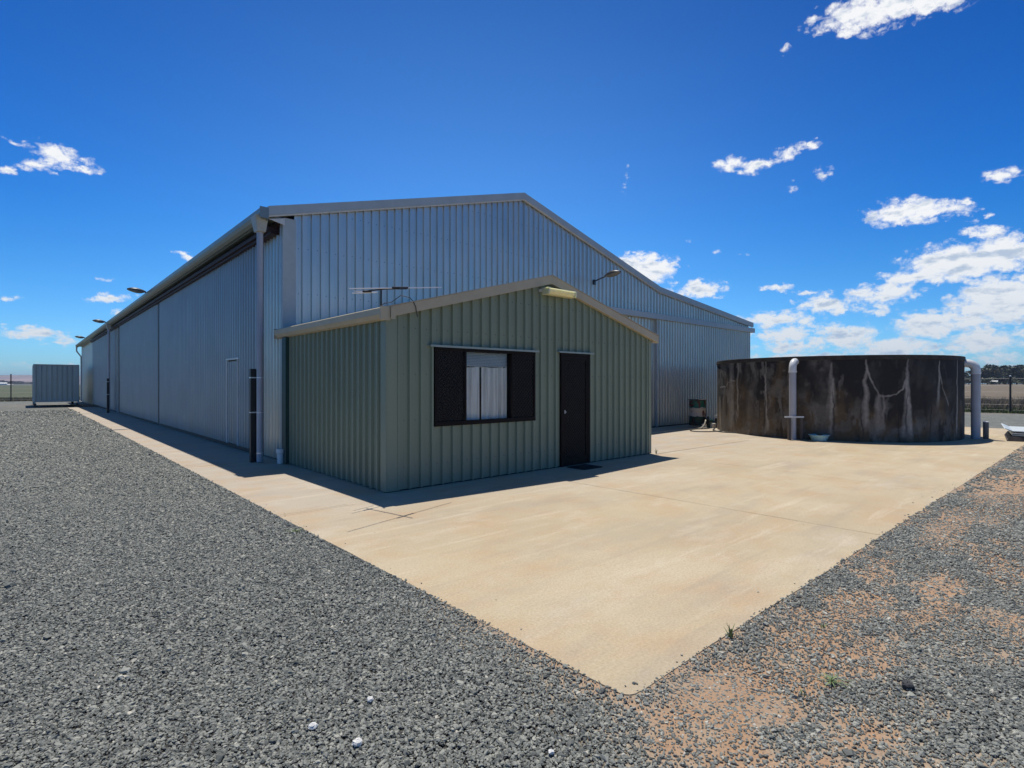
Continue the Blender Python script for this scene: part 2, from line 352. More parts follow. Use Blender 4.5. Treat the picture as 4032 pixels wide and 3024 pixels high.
CLOUDS=[(14.09,29.63,5.57,1.28,5.5,1.1),(11.34,29.16,3.61,0.89,10.4,1.1),(16.5,29.27,2.56,0.79,26.7,0.9),(21.43,28.82,0.56,0.47,12.0,0.5),(87.77,17.82,2.23,0.75,8.0,0.9),(89.05,16.84,1.43,0.54,-7.7,0.8),(91.01,16.09,0.86,0.4,-13.9,0.8),(86.45,17.3,1.38,0.49,5.0,0.8),(90.54,18.11,0.96,0.19,3.3,0.45),(26.37,20.46,1.78,0.64,7.4,0.9),(24.1,20.03,1.85,0.59,-3.6,0.9),(21.51,20.59,1.5,0.61,-5.6,0.8),(19.6,21.13,1.76,0.34,2.5,0.7),(18.37,18.58,0.89,0.68,9.8,0.5),(20.93,17.95,0.78,0.55,8.6,0.5),(36.39,20.09,0.47,1.35,12.7,0.4),(6.12,15.98,1.44,0.5,1.1,0.9),(12.29,14.36,3.41,1.04,4.1,1.1),(9.36,14.05,1.81,0.79,10.7,0.8),(8.2,14.25,0.53,0.35,11.3,0.7),(6.91,13.15,0.39,0.31,11.0,0.6),(9.66,13.17,0.61,0.22,10.0,0.4),(8.2,12.84,0.82,0.21,10.3,0.45),(34.07,11.62,3.3,1.45,7.7,1.2),(35.46,12.14,2.32,1.14,2.6,1.0),(29.37,9.3,2.89,0.9,3.1,1.1),(7.07,11.75,1.74,0.6,9.8,1.0),(8.49,9.82,4.67,1.53,1.7,1.3),(5.98,10.17,1.9,1.33,8.9,1.2),(11.97,9.03,2.24,0.84,0.4,1.0),(13.92,7.91,3.01,0.99,1.7,1.1),(18.11,7.24,2.49,1.08,4.1,1.1),(22.1,9.05,1.73,0.38,4.3,0.9),(19.79,8.4,1.51,0.25,4.5,0.7),(6.25,6.48,3.26,1.97,-7.6,1.4),(14.43,6.36,1.55,0.56,4.2,0.8),(21.9,5.99,3.53,0.82,2.9,1.1),(16.85,4.22,3.03,1.16,2.5,1.2),(10.88,4.82,2.78,1.23,3.6,1.2),(21.32,4.53,3.11,0.95,2.3,1.0),(13.1,3.17,4.25,1.03,2.2,1.0),(20.55,3.34,4.21,0.69,1.7,0.9),(7.35,3.3,3.36,1.47,2.8,1.0),(19.04,2.45,5.58,0.59,1.4,0.8),(10.88,1.72,7.41,0.7,1.3,0.8),(7.91,5.17,2.85,0.92,4.3,0.9),(78.99,11.48,0.98,0.36,-1.1,0.9),(84.7,8.71,0.69,0.23,-6.3,0.6),(84.45,7.24,1.84,0.39,-5.3,0.9),(89.18,3.94,2.44,0.55,0.5,1.0),(90.93,6.52,0.74,0.25,-6.0,0.7),(83.97,6.07,0.58,0.35,-4.3,0.7),(89.73,1.51,2.18,0.36,-1.3,0.5),(86.9,1.31,1.78,0.3,-1.1,0.5),(30.47,13.85,0.62,0.26,4.2,0.45),(27.51,12.75,0.6,0.22,4.6,0.4),(25.12,12.42,0.58,0.21,5.1,0.4),(88.06,3.34,1.72,0.3,-2.8,0.7),
 # clouds of the same kind beyond the frame, so the sky goes on all round
 (-8,8,7,1.8,4,1.1),(-20,5,9,1.5,2,1.1),(-32,9,6,1.3,0,1.),(110,6,8,.8,2,.9),(125,4,9,1,0,.9),(-14,15,4,1,3,1.),(150,5,10,1.1,0,.9),(-60,4,12,1.2,0,.9),(-100,6,9,1.2,0,.9)]
grp=bpy.data.node_groups.new('cloud_density','ShaderNodeTree')
grp.interface.new_socket('P',in_out='INPUT',socket_type='NodeSocketVector'); grp.interface.new_socket('Density',in_out='OUTPUT',socket_type='NodeSocketFloat')
class G_: pass
gm=G_(); gm.node_tree=grp; gn=N(gm); gi=gn.new('NodeGroupInput'); go=gn.new('NodeGroupOutput')
# domain warp so outlines billow
w1=gn.new('ShaderNodeTexNoise',{'Vector':gn.mapping((gi,0),(.75,1.05,1)),'Scale':1.0,'Detail':5.0,'Roughness':.62})
wv=gn.new('ShaderNodeVectorMath',{0:(w1,1),1:(.5,.5,.5)},operation='SUBTRACT'); wv=gn.new('ShaderNodeVectorMath',{0:wv,1:(2.2,1.3,0)},operation='MULTIPLY')
pw=gn.new('ShaderNodeVectorMath',{0:(gi,0),1:wv},operation='ADD')
acc=None
for a,e,rx,ry,th,st in CLOUDS:
    mp=gn.new('ShaderNodeMapping',{0:pw,1:(a,e,0),2:(0,0,math.radians(th)),3:(rx*1.28,ry*1.40,1)},vector_type='TEXTURE')
    gr=gn.new('ShaderNodeTexGradient',{0:mp},gradient_type='SPHERICAL'); v=gn.math('MULTIPLY',(gr,1),st)
    acc=v if acc is None else gn.math('MAXIMUM',acc,v)
gn.l.new(acc.outputs[0],go.inputs[0])
pv=wn.new('ShaderNodeCombineXYZ',{0:azd,1:eld,2:0.0})
g1=wn.new('ShaderNodeGroup'); g1.node_tree=grp; wn.l.new(pv.outputs[0],g1.inputs[0])
lows=wn.new('ShaderNodeMapRange',{0:eld,1:1.0,2:16.0,3:1.55,4:1.0})            # cells look smaller towards the horizon
n1=wn.new('ShaderNodeTexVoronoi',{'Vector':wn.new('ShaderNodeVectorMath',{0:wn.mapping(pv,(.80,1.35,1),(3,1,0)),1:(wn.noise(pv,1.7,5,.62),1)},operation='ADD'),'Scale':1.0,'Detail':1.5,'Roughness':.5},feature='F1',normalize=True); n1=wn.math('SUBTRACT',1.0,n1); n2=wn.noise(wn.mapping(pv,(3.2,4.6,1),(8,1,0)),1.0,5,.65)
nL=wn.noise(wn.mapping(pv,(.45,1.05,1),(13,4,0)),1.0,5,.55); nLu=wn.noise(wn.mapping(pv,(.45,1.05,1),(13.06,4.55,0)),1.0,5,.55)
d=wn.math('ADD',g1,wn.math('MULTIPLY',wn.math('SUBTRACT',n1,.60),1.9)); d=wn.math('ADD',d,wn.math('MULTIPLY',wn.math('SUBTRACT',n2,.5),wn.math('MULTIPLY',(lows,0),.42)))
d=wn.math('MULTIPLY',d,wn.math('MULTIPLY',g1,9.0,clamp=True))
alpha=wn.new('ShaderNodeMapRange',{0:d,1:.36,2:.98},interpolation_type='SMOOTHSTEP')
sh=wn.math('ADD',wn.math('MULTIPLY',wn.math('SUBTRACT',nLu,nL),2.6),wn.math('MULTIPLY',wn.math('SUBTRACT',d,.95),.62))
shade=wn.new('ShaderNodeMapRange',{0:sh,1:.0,2:.75,3:1.0,4:.0},interpolation_type='SMOOTHSTEP')
lowc=wn.new('ShaderNodeMapRange',{0:eld,1:1.0,2:12.0,3:.0,4:1.0})
lit=wn.mix((lowc,0),(7.6,8.3,9.0,1),(10.5,10.6,10.7,1)); shd=wn.mix((lowc,0),(4.2,5.6,7.6,1),(5.6,6.6,8.0,1))
ccol=wn.mix((shade,0),shd,lit)
fin=wn.mix(wn.math('MULTIPLY',(alpha,0),.97),hs,ccol)
bg=wn.new('ShaderNodeBackground',{'Strength':.092}); wn.l.new(fin.outputs[2],bg.inputs[0])
wo=wn.new('ShaderNodeOutputWorld'); wn.l.new(bg.outputs[0],wo.inputs[0])
W.cycles.sampling_method='MANUAL'; W.cycles.sample_map_resolution=1024

# ------------------------------------------------------------------ numpy value noise
def vnoise(x,y,seed=0):
    xi=np.floor(x).astype(np.int64); yi=np.floor(y).astype(np.int64); fx=x-xi; fy=y-yi
    fx=fx*fx*(3-2*fx); fy=fy*fy*(3-2*fy)
    def h(a,b):
        n=(a*374761393+b*668265263+seed*982451653)&0xffffffff; n=((n^(n>>13))*1274126177)&0xffffffff; return ((n^(n>>16))&0xffff)/65535.
    return (h(xi,yi)*(1-fx)+h(xi+1,yi)*fx)*(1-fy)+(h(xi,yi+1)*(1-fx)+h(xi+1,yi+1)*fx)*fy
def fbm(x,y,seed=0,o=4):
    s=0;a=.5;t=0
    for i in range(o): s=s+a*vnoise(x*2**i,y*2**i,seed+i); t+=a; a*=.55
    return s/t
# bare-soil patches on the right of the apron
PATCH=[(10.3,1.05,2.4,.38,1.0),(7.9,1.25,.9,.24,.8),(6.35,.60,.50,.22,1.1),(4.45,1.30,.55,.17,1.2),(5.2,.92,.60,.13,1.1),(3.85,1.33,.40,.18,.9),(2.9,1.48,.32,.13,.95),(3.45,1.06,.42,.18,.95),(3.0,1.15,.35,.2,.60),(2.35,1.30,.35,.20,.55),(2.1,1.0,.45,.2,.45),(2.7,.8,.4,.15,.5),(5.6,1.4,.5,.12,.5),(13,.9,1.6,.4,.6),(2.2,2.0,.28,.5,.45),(2.2,2.9,.22,.6,.3),(5.2,.2,.8,.3,.5),(17,1.1,2,.4,.5)]
def dirt(x,y):
    wx=x+(fbm(x*2.2,y*2.2,5)-.5)*.5; wy=y+(fbm(x*2.2,y*2.2,11)-.5)*.28
    d=np.zeros_like(x)
    for cx,cy,rx,ry,s in PATCH: d=np.maximum(d,s*np.exp(-(((wx-cx)/rx)**2+((wy-cy)/ry)**2)))
    right=np.clip((x-1.6)/.9,0,1)*np.clip((1.75-y)/.2,0,1)
    n=fbm(x*3.0,y*3.0,31,5)
    d=d+right*np.clip(.17+(n-.46)*2.2,0,.42)
    e=np.exp(-(((SLY0-y)/.13)**2))*(y<SLY0+.05)*np.clip((x-1.9)/.5,0,1)*(.25+.9*fbm(x*2.5,y*2.5,91,3))
    e2=np.exp(-(((SLX0-x)/.10)**2))*(x<SLX0+.05)*np.clip((4.2-y)/1.5,0,1)*.75
    d=np.maximum(d,np.maximum(e,e2)*.8)
    d=d*(.72+.6*fbm(x*9,y*9,77,3))
    return np.clip(d,0,1)
SLX0=2.30; SLY0=1.67
def edgebank(x,y):
    # fines banked against the front edge of the apron
    d=np.where(y<SLY0,SLY0-y,0)+np.where(x<SLX0,(SLX0-x)*2.2,0)
    return .016*np.exp(-(d/.16)**2)*((y<SLY0+.3)|(x<SLX0+.3))
def on_slab(x,y,m=0.0): return (x>SLX0+m)&(y>SLY0+m)

# ------------------------------------------------------------------ ground sheets
def gridmesh(name,xs,ys,zf,mat,attrs={}):
    X,Y=np.meshgrid(xs,ys); Z=zf(X,Y); nx,ny=len(xs),len(ys)
    co_=np.stack([X,Y,Z],-1).reshape(-1,3)
    i=np.arange(nx*ny).reshape(ny,nx); q=np.stack([i[:-1,:-1],i[:-1,1:],i[1:,1:],i[1:,:-1]],-1).reshape(-1,4)
    me=bpy.data.meshes.new(name); me.vertices.add(len(co_)); me.vertices.foreach_set('co',co_.ravel())
    me.loops.add(q.size); me.loops.foreach_set('vertex_index',q.ravel()); me.polygons.add(len(q)); me.polygons.foreach_set('loop_start',np.arange(0,q.size,4)); me.polygons.foreach_set('loop_total',np.full(len(q),4)); me.update(calc_edges=True)
    for k,f in attrs.items():
        a=me.attributes.new(k,'FLOAT','POINT'); a.data.foreach_set('value',f(X,Y).ravel().astype(np.float32))
    me.polygons.foreach_set('use_smooth',[True]*len(q)); me.materials.append(mat)
    o=bpy.data.objects.new(name,me); COL.objects.link(o); return o
NX0,NX1,NY0,NY1=-16,22,-4,44
def coverf(x,y):
    d=(x*math.cos(math.radians(48.1))+y*math.sin(math.radians(48.1)))
    return np.clip((30.0-d)/22.0,0,1)
near=gridmesh('gravel_yard',np.concatenate([np.arange(NX0,-5,.25),np.arange(-5,14,.07),np.arange(14,NX1+.01,.25)]),np.concatenate([np.arange(NY0,12,.07),np.arange(12,NY1+.01,.25)]),lambda x,y:-.022+.012*(fbm(x*1.5,y*1.5,3)-.5)+edgebank(x,y),M['yard_near'],{'dirt':dirt,'cover':coverf}); tag(near,kind='structure')
def ring_sheet(name,outer,inner,z,mat):
    # rectangle with rectangular hole, ragged outer edge
    (X0,X1,Y0,Y1),(a0,a1,b0,b1)=outer,inner
    o=[]; 
    n=160
    def edge(p,q,k):
        for i in range(k):
            t=i/k; x=p[0]+(q[0]-p[0])*t; y=p[1]+(q[1]-p[1])*t; j=.25*(random.random()-.5)
            o.append((x+j,y+j))
    inn=[(a0,b0),(a1,b0),(a1,b1),(a0,b1)]
    mb=MB(); C4=[(X0,Y0),(X1,Y0),(X1,Y1),(X0,Y1)]
    for s_ in range(4):
        o=[]; edge(C4[s_],C4[(s_+1)%4],n); o[0]=C4[s_]; o.append(C4[(s_+1)%4])
        p,q=inn[s_],inn[(s_+1)%4]; ii=[(p[0]+(q[0]-p[0])*i/n,p[1]+(q[1]-p[1])*i/n) for i in range(n+1)]
        mb.add([(x,y,z) for x,y in o]+[(x,y,z) for x,y in ii],[(i,i+1,n+1+i+1,n+1+i) for i in range(n)])
    return tag(mb.build(name,mat),kind='structure')
ring_sheet('gravel_yard_far',(-70,40.6,-40,68.8),(NX0+.05,NX1-.05,NY0+.05,NY1-.05),-.030,M['yard_far'])
# terrain
def tz(r,a):
    az_=math.degrees(a)
    z=-.05
    if r>75: z+=1.45*min(1,(r-75)/160)**1.3*(1 if -60<az_<50 else .35)
    return z
mb=MB(); rings=[0]+[6*1.18**i for i in range(44)]; NA=120
mb.v.append((0,0,-.05))
for r in rings[1:]:
    for k in range(NA):
        a=2*PI*k/NA; aa=a if a<PI else a-2*PI; mb.v.append((r*math.cos(a),r*math.sin(a),tz(r,aa)))
for k in range(NA): mb.f.append((0,1+k,1+(k+1)%NA))
for i in range(len(rings)-2):
    for k in range(NA):
        b=1+i*NA; mb.f.append((b+k,b+NA+k,b+NA+(k+1)%NA,b+(k+1)%NA))
tag(mb.build('ground',M['field'],smooth=True),kind='structure')
# far hills, left of the yard
mb=MB(); n=90; m_=8
for i in range(n+1):
    a=math.radians(55+i*(85/n))
    for j in range(m_+1):
        t=j/m_; r=2100+t*1500; hgt=(39+7*math.sin(a*5+1)+3*math.sin(a*17)+1.2*math.sin(a*53))*math.sin(t*PI/2*.98)**1.2
        mb.v.append((r*math.cos(a),r*math.sin(a),-2+hgt))
for i in range(n):
    for j in range(m_):
        b=i*(m_+1)+j; mb.f.append((b,b+1,b+m_+2,b+m_+1))
tag(mb.build('hills',M['hill'],smooth=True),kind='structure')

# ------------------------------------------------------------------ concrete apron
mb=MB()
ragx=[(SLX0+.004*math.sin(y*1.7)+.004*math.sin(y*5.3),y) for y in np.arange(SLY0,35.4,.35)]
poly=[(x,SLY0+.004*math.sin(x*2.1)+.004*math.sin(x*6.7)) for x in np.arange(25.9,SLX0+.08,-.35)]+[(SLX0+.07-.07*math.sin(a_),SLY0+.07-.07*math.cos(a_)) for a_ in np.linspace(.05,1.5,7)]+ragx[1:]+[(2.2,35.5),(2.24,47.6),(4.0,47.8),(4.0,68),(26.2,68),(26.2,12),(26.2,1.7)]
mb.add([(x,y,0) for x,y in poly]+[(x,y,-.12) for x,y in poly],[tuple(range(len(poly)))]+[(i,(i+1)%len(poly),len(poly)+(i+1)%len(poly),len(poly)+i) for i in range(len(poly))])
ap=mb.build('concrete_apron',M['slab']); tag(ap,kind='structure')
jt=MB()
def jline(p,q,w,mbx):
    d=Vector((q[0]-p[0],q[1]-p[1])); L=d.length; d/=L; nrm=Vector((-d.y,d.x)); k=max(2,int(L/.3)); vs=[]
    for i in range(k+1):
        c=Vector(p)+d*(L*i/k)+nrm*random.uniform(-.004,.004); ww=w*random.uniform(.5,1.1)/2
        vs+=[(c.x+nrm.x*ww,c.y+nrm.y*ww,.004),(c.x-nrm.x*ww,c.y-nrm.y*ww,.004)]
    mbx.add(vs,[(2*i,2*i+1,2*i+3,2*i+2) for i in range(k)])
jline((6.75,1.69),(6.70,4.6),.008,jt); jline((10.8,7.06),(15.4,7.03),.03,jt); jline((2.32,6.83),(3.2,6.85),.006,jt)
for yy in (11.9,17,22,27.5,32,35.5,41): jline((2.3,yy),(3.9,yy+.02),.014,jt)
jline((10.15,2.0),(10.45,4.9),.006,jt)
tag(jt.build('apron_joints',M['joint']),kind='structure')
jt=MB(); jline((6.70,4.6),(6.66,6.9),.022,jt); jline((2.31,6.78),(3.3,6.80),.012,jt); jline((10.45,4.9),(10.5,7.1),.02,jt)
tag(jt.build('apron_joints_pale',M['joint_pale']),kind='structure')

# ------------------------------------------------------------------ gravel stones
fw=np.array([math.cos(math.radians(48.1)),math.sin(math.radians(48.1))]); rt=np.array([fw[1],-fw[0]])
def scatter(d0,d1,dens,seed):
    rs=np.random.RandomState(seed); hw=d1*1.0+1.0; n=int(dens*(d1-d0)*2*hw)
    d=rs.uniform(d0,d1,n); l=rs.uniform(-hw,hw,n); ok=np.abs(l)<d*.97+1.0
    return d[ok],l[ok]
PX,PY_,SC=[],[],[]
for (d0,d1,dens,sc) in ((1.2,3.2,11500,.0071),(3.2,5.5,9000,.0078),(5.5,8,6200,.0093),(8,11.5,3500,.0118),(11.5,16.5,1700,.0145),(16.5,27,650,.019),(27,46,130,.030)):
    d,l=scatter(d0,d1,dens,int(d0*10)); x=fw[0]*d+rt[0]*l; y=fw[1]*d+rt[1]*l
    ok=~on_slab(x,y,-.004); ok&=~((x>2.25)&(y>1.6)&(np.random.rand(len(x))<.25)); ok&=(x>NX0)&(y>NY0)&(x<NX1)&(y<NY1)
    x,y=x[ok],y[ok]; dd=dirt(x,y); keep=np.random.rand(len(x))>np.clip(dd*1.65,0,.93)
    if d0>26: keep&=np.random.rand(len(x))<np.clip((46-(fw[0]*x+fw[1]*y))/18,0,1)
    x,y=x[keep],y[keep]; PX.append(x); PY_.append(y); SC.append(sc*np.random.lognormal(0,.30,len(x)))
# stones kicked on to the apron
for n_,lo in ((70,'y'),(40,'x')):
    a_=np.random.uniform(0,1,n_)**1.3; off=np.abs(np.random.exponential(.05,n_))+.004
    if lo=='y': x=SLX0+a_*13; y=SLY0+off
    else: x=SLX0+off; y=SLY0+a_*14
    PX.append(x); PY_.append(y); SC.append(np.random.lognormal(math.log(.0052),.4,n_))
# finer chips on the bare soil
for (d0,d1,dens,sc) in ((1.2,4.0,9000,.0052),(4.0,8,4500,.007)):
    d,l=scatter(d0,d1,dens,int(d0*10)+5); x=fw[0]*d+rt[0]*l; y=fw[1]*d+rt[1]*l
    ok=~on_slab(x,y,.01)&(x>NX0)&(y>NY0)&(x<NX1)&(y<NY1); x,y=x[ok],y[ok]; keep=np.random.rand(len(x))<np.clip(dirt(x,y)*1.2,0,.42); x,y=x[keep],y[keep]
    PX.append(x); PY_.append(y); SC.append(sc*np.random.lognormal(0,.35,len(x)))
gx=np.concatenate(PX); gy=np.concatenate(PY_); gs=np.concatenate(SC); ng_=len(gx)
gd=dirt(gx,gy); sl_=on_slab(gx,gy,.0); gz=-.020+gs*.25+np.random.uniform(-.001,.006,ng_)*(1-gd)-gd*gs*.2+edgebank(gx,gy)*(~sl_); gz=np.where(sl_,gs*.38,gz)
me=bpy.data.meshes.new('gravel'); me.vertices.add(ng_); me.vertices.foreach_set('co',np.stack([gx,gy,gz],-1).ravel())
a=me.attributes.new('sc','FLOAT','POINT'); a.data.foreach_set('value',gs.astype(np.float32))
tone=np.clip(np.random.beta(1.7,2.0,ng_)*.95+.05*fbm(gx,gy,9)+np.where(np.random.rand(ng_)<.006,.5,0)+gd*.12+.10*np.clip((fw[0]*gx+fw[1]*gy-4)/12,0,1),0,1)
a=me.attributes.new('tone','FLOAT','POINT'); a.data.foreach_set('value',tone.astype(np.float32))
rot=np.stack([np.random.normal(0,.33,ng_),np.random.normal(0,.33,ng_),np.random.uniform(0,6.28,ng_)],-1)
a=me.attributes.new('rot','FLOAT_VECTOR','POINT'); a.data.foreach_set('vector',rot.ravel().astype(np.float32))
me.update(); gob=bpy.data.objects.new('gravel',me); COL.objects.link(gob); tag(gob,kind='stuff')
gt=bpy.data.node_groups.new('scatter_stones','GeometryNodeTree')
gt.interface.new_socket('Geometry',in_out='INPUT',socket_type='NodeSocketGeometry'); gt.interface.new_socket('Geometry',in_out='OUTPUT',socket_type='NodeSocketGeometry')
gg=G_(); gg.node_tree=gt; q=N(gg); qi=q.new('NodeGroupInput'); qo=q.new('NodeGroupOutput')
join=q.new('GeometryNodeJoinGeometry')
for k in range(7):
    ic=q.new('GeometryNodeMeshIcoSphere',{'Radius':1.0,'Subdivisions':1 if k%2 else 2})
    rv=q.new('FunctionNodeRandomValue',data_type='FLOAT_VECTOR'); f_=.42 if k%2 else .26
    rv.inputs[0].default_value=(-f_,-f_,-f_); rv.inputs[1].default_value=(f_,f_,f_); rv.inputs['Seed'].default_value=k*13+3
    sp_=q.new('GeometryNodeSetPosition',{'Offset':(rv,0)}); q.l.new(ic.outputs[0],sp_.inputs[0])
    tr=q.new('GeometryNodeTransform',{'Scale':(1.25-.09*k,.78+.04*k,.50+.05*(k%3))}); q.l.new(sp_.outputs[0],tr.inputs[0])
    sm=q.new('GeometryNodeSetMaterial',{'Material':M['gravel']}); q.l.new(tr.outputs[0],sm.inputs[0])
    ss=q.new('GeometryNodeSetShadeSmooth',{'Shade Smooth':False}); q.l.new(sm.outputs[0],ss.inputs[0])
    gti=q.new('GeometryNodeGeometryToInstance'); q.l.new(ss.outputs[0],gti.inputs[0]); q.l.new(gti.outputs[0],join.inputs[0])
iop=q.new('GeometryNodeInstanceOnPoints',{'Pick Instance':True}); q.l.new(qi.outputs[0],iop.inputs['Points']); q.l.new(join.outputs[0],iop.inputs['Instance'])
ri=q.new('FunctionNodeRandomValue',data_type='INT'); 
for s_ in ri.inputs:
    if s_.name=='Min' and s_.type=='INT': s_.default_value=0
    if s_.name=='Max' and s_.type=='INT': s_.default_value=6
ro=[o_ for o_ in ri.outputs if o_.type=='INT'][0]; q.l.new(ro,iop.inputs['Instance Index'])
nr=q.new('GeometryNodeInputNamedAttribute',{'Name':'rot'},data_type='FLOAT_VECTOR'); er=q.new('FunctionNodeEulerToRotation'); q.l.new([o_ for o_ in nr.outputs if o_.enabled][0],er.inputs[0]); q.l.new(er.outputs[0],iop.inputs['Rotation'])
ns=q.new('GeometryNodeInputNamedAttribute',{'Name':'sc'},data_type='FLOAT'); q.l.new([o_ for o_ in ns.outputs if o_.enabled][0],iop.inputs['Scale'])
q.l.new(iop.outputs[0],qo.inputs[0]); md=gob.modifiers.new('stones','NODES'); md.node_group=gt
print('stones',ng_)

# ------------------------------------------------------------------ ribbed sheet
RIB=[(0,0),(.060,0),(.066,.003),(.074,.003),(.080,0),(.136,0),(.148,.043),(.176,.043),(.190,0)]
def ribsheet(mb,u0,u1,zlo,zhi,place,phase=0,holes=(),pitch=.2,extra=()):
    us=set([u0,u1]); k=math.floor((u0-phase)/pitch)-1; prof=[]
    while phase+k*pitch<u1+pitch:
        for a,b in RIB: prof.append((phase+k*pitch+a*pitch/.2,b))
        k+=1
    xs=[p[0] for p in prof]; ds=[p[1] for p in prof]
    for h in holes: us|={h[0],h[1]}
    us|=set(extra); us|={x for x in xs if u0<x<u1}
    us=sorted(u for u in us if u0-1e-6<=u<=u1+1e-6)
    for a,b in zip(us[:-1],us[1:]):
        if b-a<1e-5: continue
        da,db=np.interp(a,xs,ds),np.interp(b,xs,ds); mid=(a+b)/2; segs=[(0,None)]
        hs_=[h for h in holes if h[0]<mid<h[1]]; spans=[]; lo='lo'
        zs=[]; 
        if hs_:
            h=hs_[0]
            if h[2]>zlo(mid)+.001: spans.append((zlo(a),zlo(b),h[2],h[2]))
            spans.append((h[3],h[3],zhi(a),zhi(b)))
        else: spans.append((zlo(a),zlo(b),zhi(a),zhi(b)))
        for l0,l1,h0,h1 in spans:
            mb.add([place(a,da,l0),place(b,db,l1),place(b,db,h1),place(a,da,h0)],[(0,1,2,3)])
    return mb
Z=lambda c:(lambda u:c)
# ------------------------------------------------------------------ big shed
XS,YF,YB=4.0,11.5,63.2; XR,XK,XE=10.7,17.66,25.05; ZE,ZR,ZK,ZL=5.06,6.98,5.10,4.36
def roofz(x):
    if x<XR: return ZE+(ZR-ZE)*(x-3.66)/(XR-3.66)
    if x<XK: return ZR+(ZK-ZR)*(x-XR)/(XK-XR)
    return ZK+(ZL-ZK)*(x-XK)/(25.35-XK)
shed=empty('machinery_shed',(4,11.5,0),'long grey corrugated steel machinery shed with gabled end and sliding side doors','shed')
pf=lambda u,d,z:(u,YF-d,z)
mb=MB(); ribsheet(mb,4.2,XE,Z(.03),lambda u:roofz(u)-.06,pf,phase=.02,extra=(XR,XK)); 
mb.build('front_wall',M['zinc'],shed)
mb=MB()
for zz in (1.2,2.4,3.5,4.45,5.3,6.2):
    u=4.06
    while u<25:
        if zz<roofz(u)-.25 and not(u>14.5 and 3.6<zz<4.3):
            for dx in (.0,):
                mb.box(u+.03+dx,u+.044+dx,YF-.010,YF-.001,zz-.007+.01*math.sin(u*7),zz+.007+.01*math.sin(u*7))
        u+=.2
sw=mb; WALL=[o for o in shed.children if o.name.startswith('front_wall')][0]; addto(WALL,sw,M['screw'])
ps=lambda u,d,z:(XS-d,u,z)
for a_,b_,h_ in ((YF+.02,12.75,4.99),(36.9,38.0,4.99),(51.8,YB,4.96)): mb=MB(); ribsheet(mb,a_,b_,Z(.03),Z(h_),ps,phase=.05); mb.build('side_wall',M['zinc'],shed)
mb=MB(); mb.box(XS+.03,XS+.05,12.6,52,0,5.0); mb.box(XS+.01,25.0,YB-.02,YB,0,4.3); mb.box(25.0,25.02,YF+.05,YB,0,4.3); mb.each('rear_wall',M['zinc_trim'],shed)
# corner flashing
mb=MB(); mb.box(3.985,4.235,YF-.034,YF-.030+.001,0,5.02); mb.box(3.966,3.986,YF-.034,YF+.16,0,4.97); mb.each('corner_flashing',M['zinc_trim'],shed,bevel=.003)
# sliding doors on the side
pd=lambda u,d,z:(3.925-d,u,z)
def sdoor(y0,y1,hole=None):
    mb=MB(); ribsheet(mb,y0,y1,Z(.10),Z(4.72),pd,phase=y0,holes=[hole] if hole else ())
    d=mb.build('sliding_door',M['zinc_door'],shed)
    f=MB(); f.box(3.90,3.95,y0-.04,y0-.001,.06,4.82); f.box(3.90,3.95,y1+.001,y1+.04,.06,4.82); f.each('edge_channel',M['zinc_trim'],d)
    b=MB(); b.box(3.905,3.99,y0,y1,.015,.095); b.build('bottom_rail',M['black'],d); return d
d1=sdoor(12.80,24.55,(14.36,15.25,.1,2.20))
mb=MB(); ribsheet(mb,14.39,15.22,Z(.11),Z(2.17),lambda u,d,z:(3.93-d,u,z),phase=14.4); dd=mb.build('access_door',M['zinc_door'],shed)
f=MB(); f.box(3.875,3.915,14.31,14.36,.1,2.25); f.box(3.875,3.915,15.25,15.30,.1,2.25); f.box(3.87,3.915,14.22,15.34,2.205,2.245); f.each('door_frame',M['pvc'],dd)
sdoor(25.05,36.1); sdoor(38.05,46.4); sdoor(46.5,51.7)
mb=MB(); mb.box(3.915,4.02,24.595,25.005,.02,4.9); mb.box(3.90,4.02,36.15,36.55,.02,4.9); mb.box(3.96,4.02,36.55,36.9,.02,4.9); mb.each('door_gap',M['black'],shed)
mb=MB(); mb.box(3.76,3.99,11.75,51.9,4.78,4.865); mb.box(3.82,3.99,11.75,51.9,4.725,4.775); mb.box(3.90,3.99,11.6,51.9,4.865,4.97); mb.each('door_track',M['purple'],shed)
mb=MB(); mb.box(3.655,3.675,11.46,YB,4.90,5.02); mb.box(3.675,3.99,11.46,YB,4.985,5.005); mb.each('soffit',M['gutter_metal'],shed)
# gutter, quad profile
gp=[(3.66,5.10),(3.66,4.93),(3.60,4.915),(3.535,4.945),(3.50,5.01),(3.49,5.09),(3.51,5.115),(3.53,5.10),(3.54,5.02),(3.60,4.95),(3.645,4.95),(3.645,5.10)]
mb=MB(); mb.prism(gp,'y',11.38,62.7); mb.box(3.49,3.66,11.362,11.379,4.915,5.13); mb.build('gutter',M['gutter_metal'],shed)
# roof
mb=MB(); rp=[(3.60,roofz(3.6)+.04),(XR,ZR+.05),(XK,ZK+.05),(25.3,ZL+.05),(25.3,ZL+.0),(XK,ZK+.0),(XR,ZR+.0),(3.60,roofz(3.6)-.01)]
mb.prism(rp,'y',11.46,63.4); mb.build('roof',M['roofsheet'],shed)
def barge(mb,pts,y0,y1,h,top=.03):
    for (xa,za),(xb,zb) in zip(pts[:-1],pts[1:]):
        mb.prism([(xa,za+top),(xb,zb+top),(xb,zb-h),(xa,za-h)],'y',y0,y1)
bp=[(3.66,roofz(3.66)+.08),(XR,ZR+.08),(XK,ZK+.08),(25.35,ZL+.06)]
mb=MB(); barge(mb,bp,11.385,11.455,.155); mb.build('barge_capping',M['zinc_trim'],shed)
mb=MB(); barge(mb,[(x,z-.155) for x,z in bp],11.40,11.45,.03,-.002); 
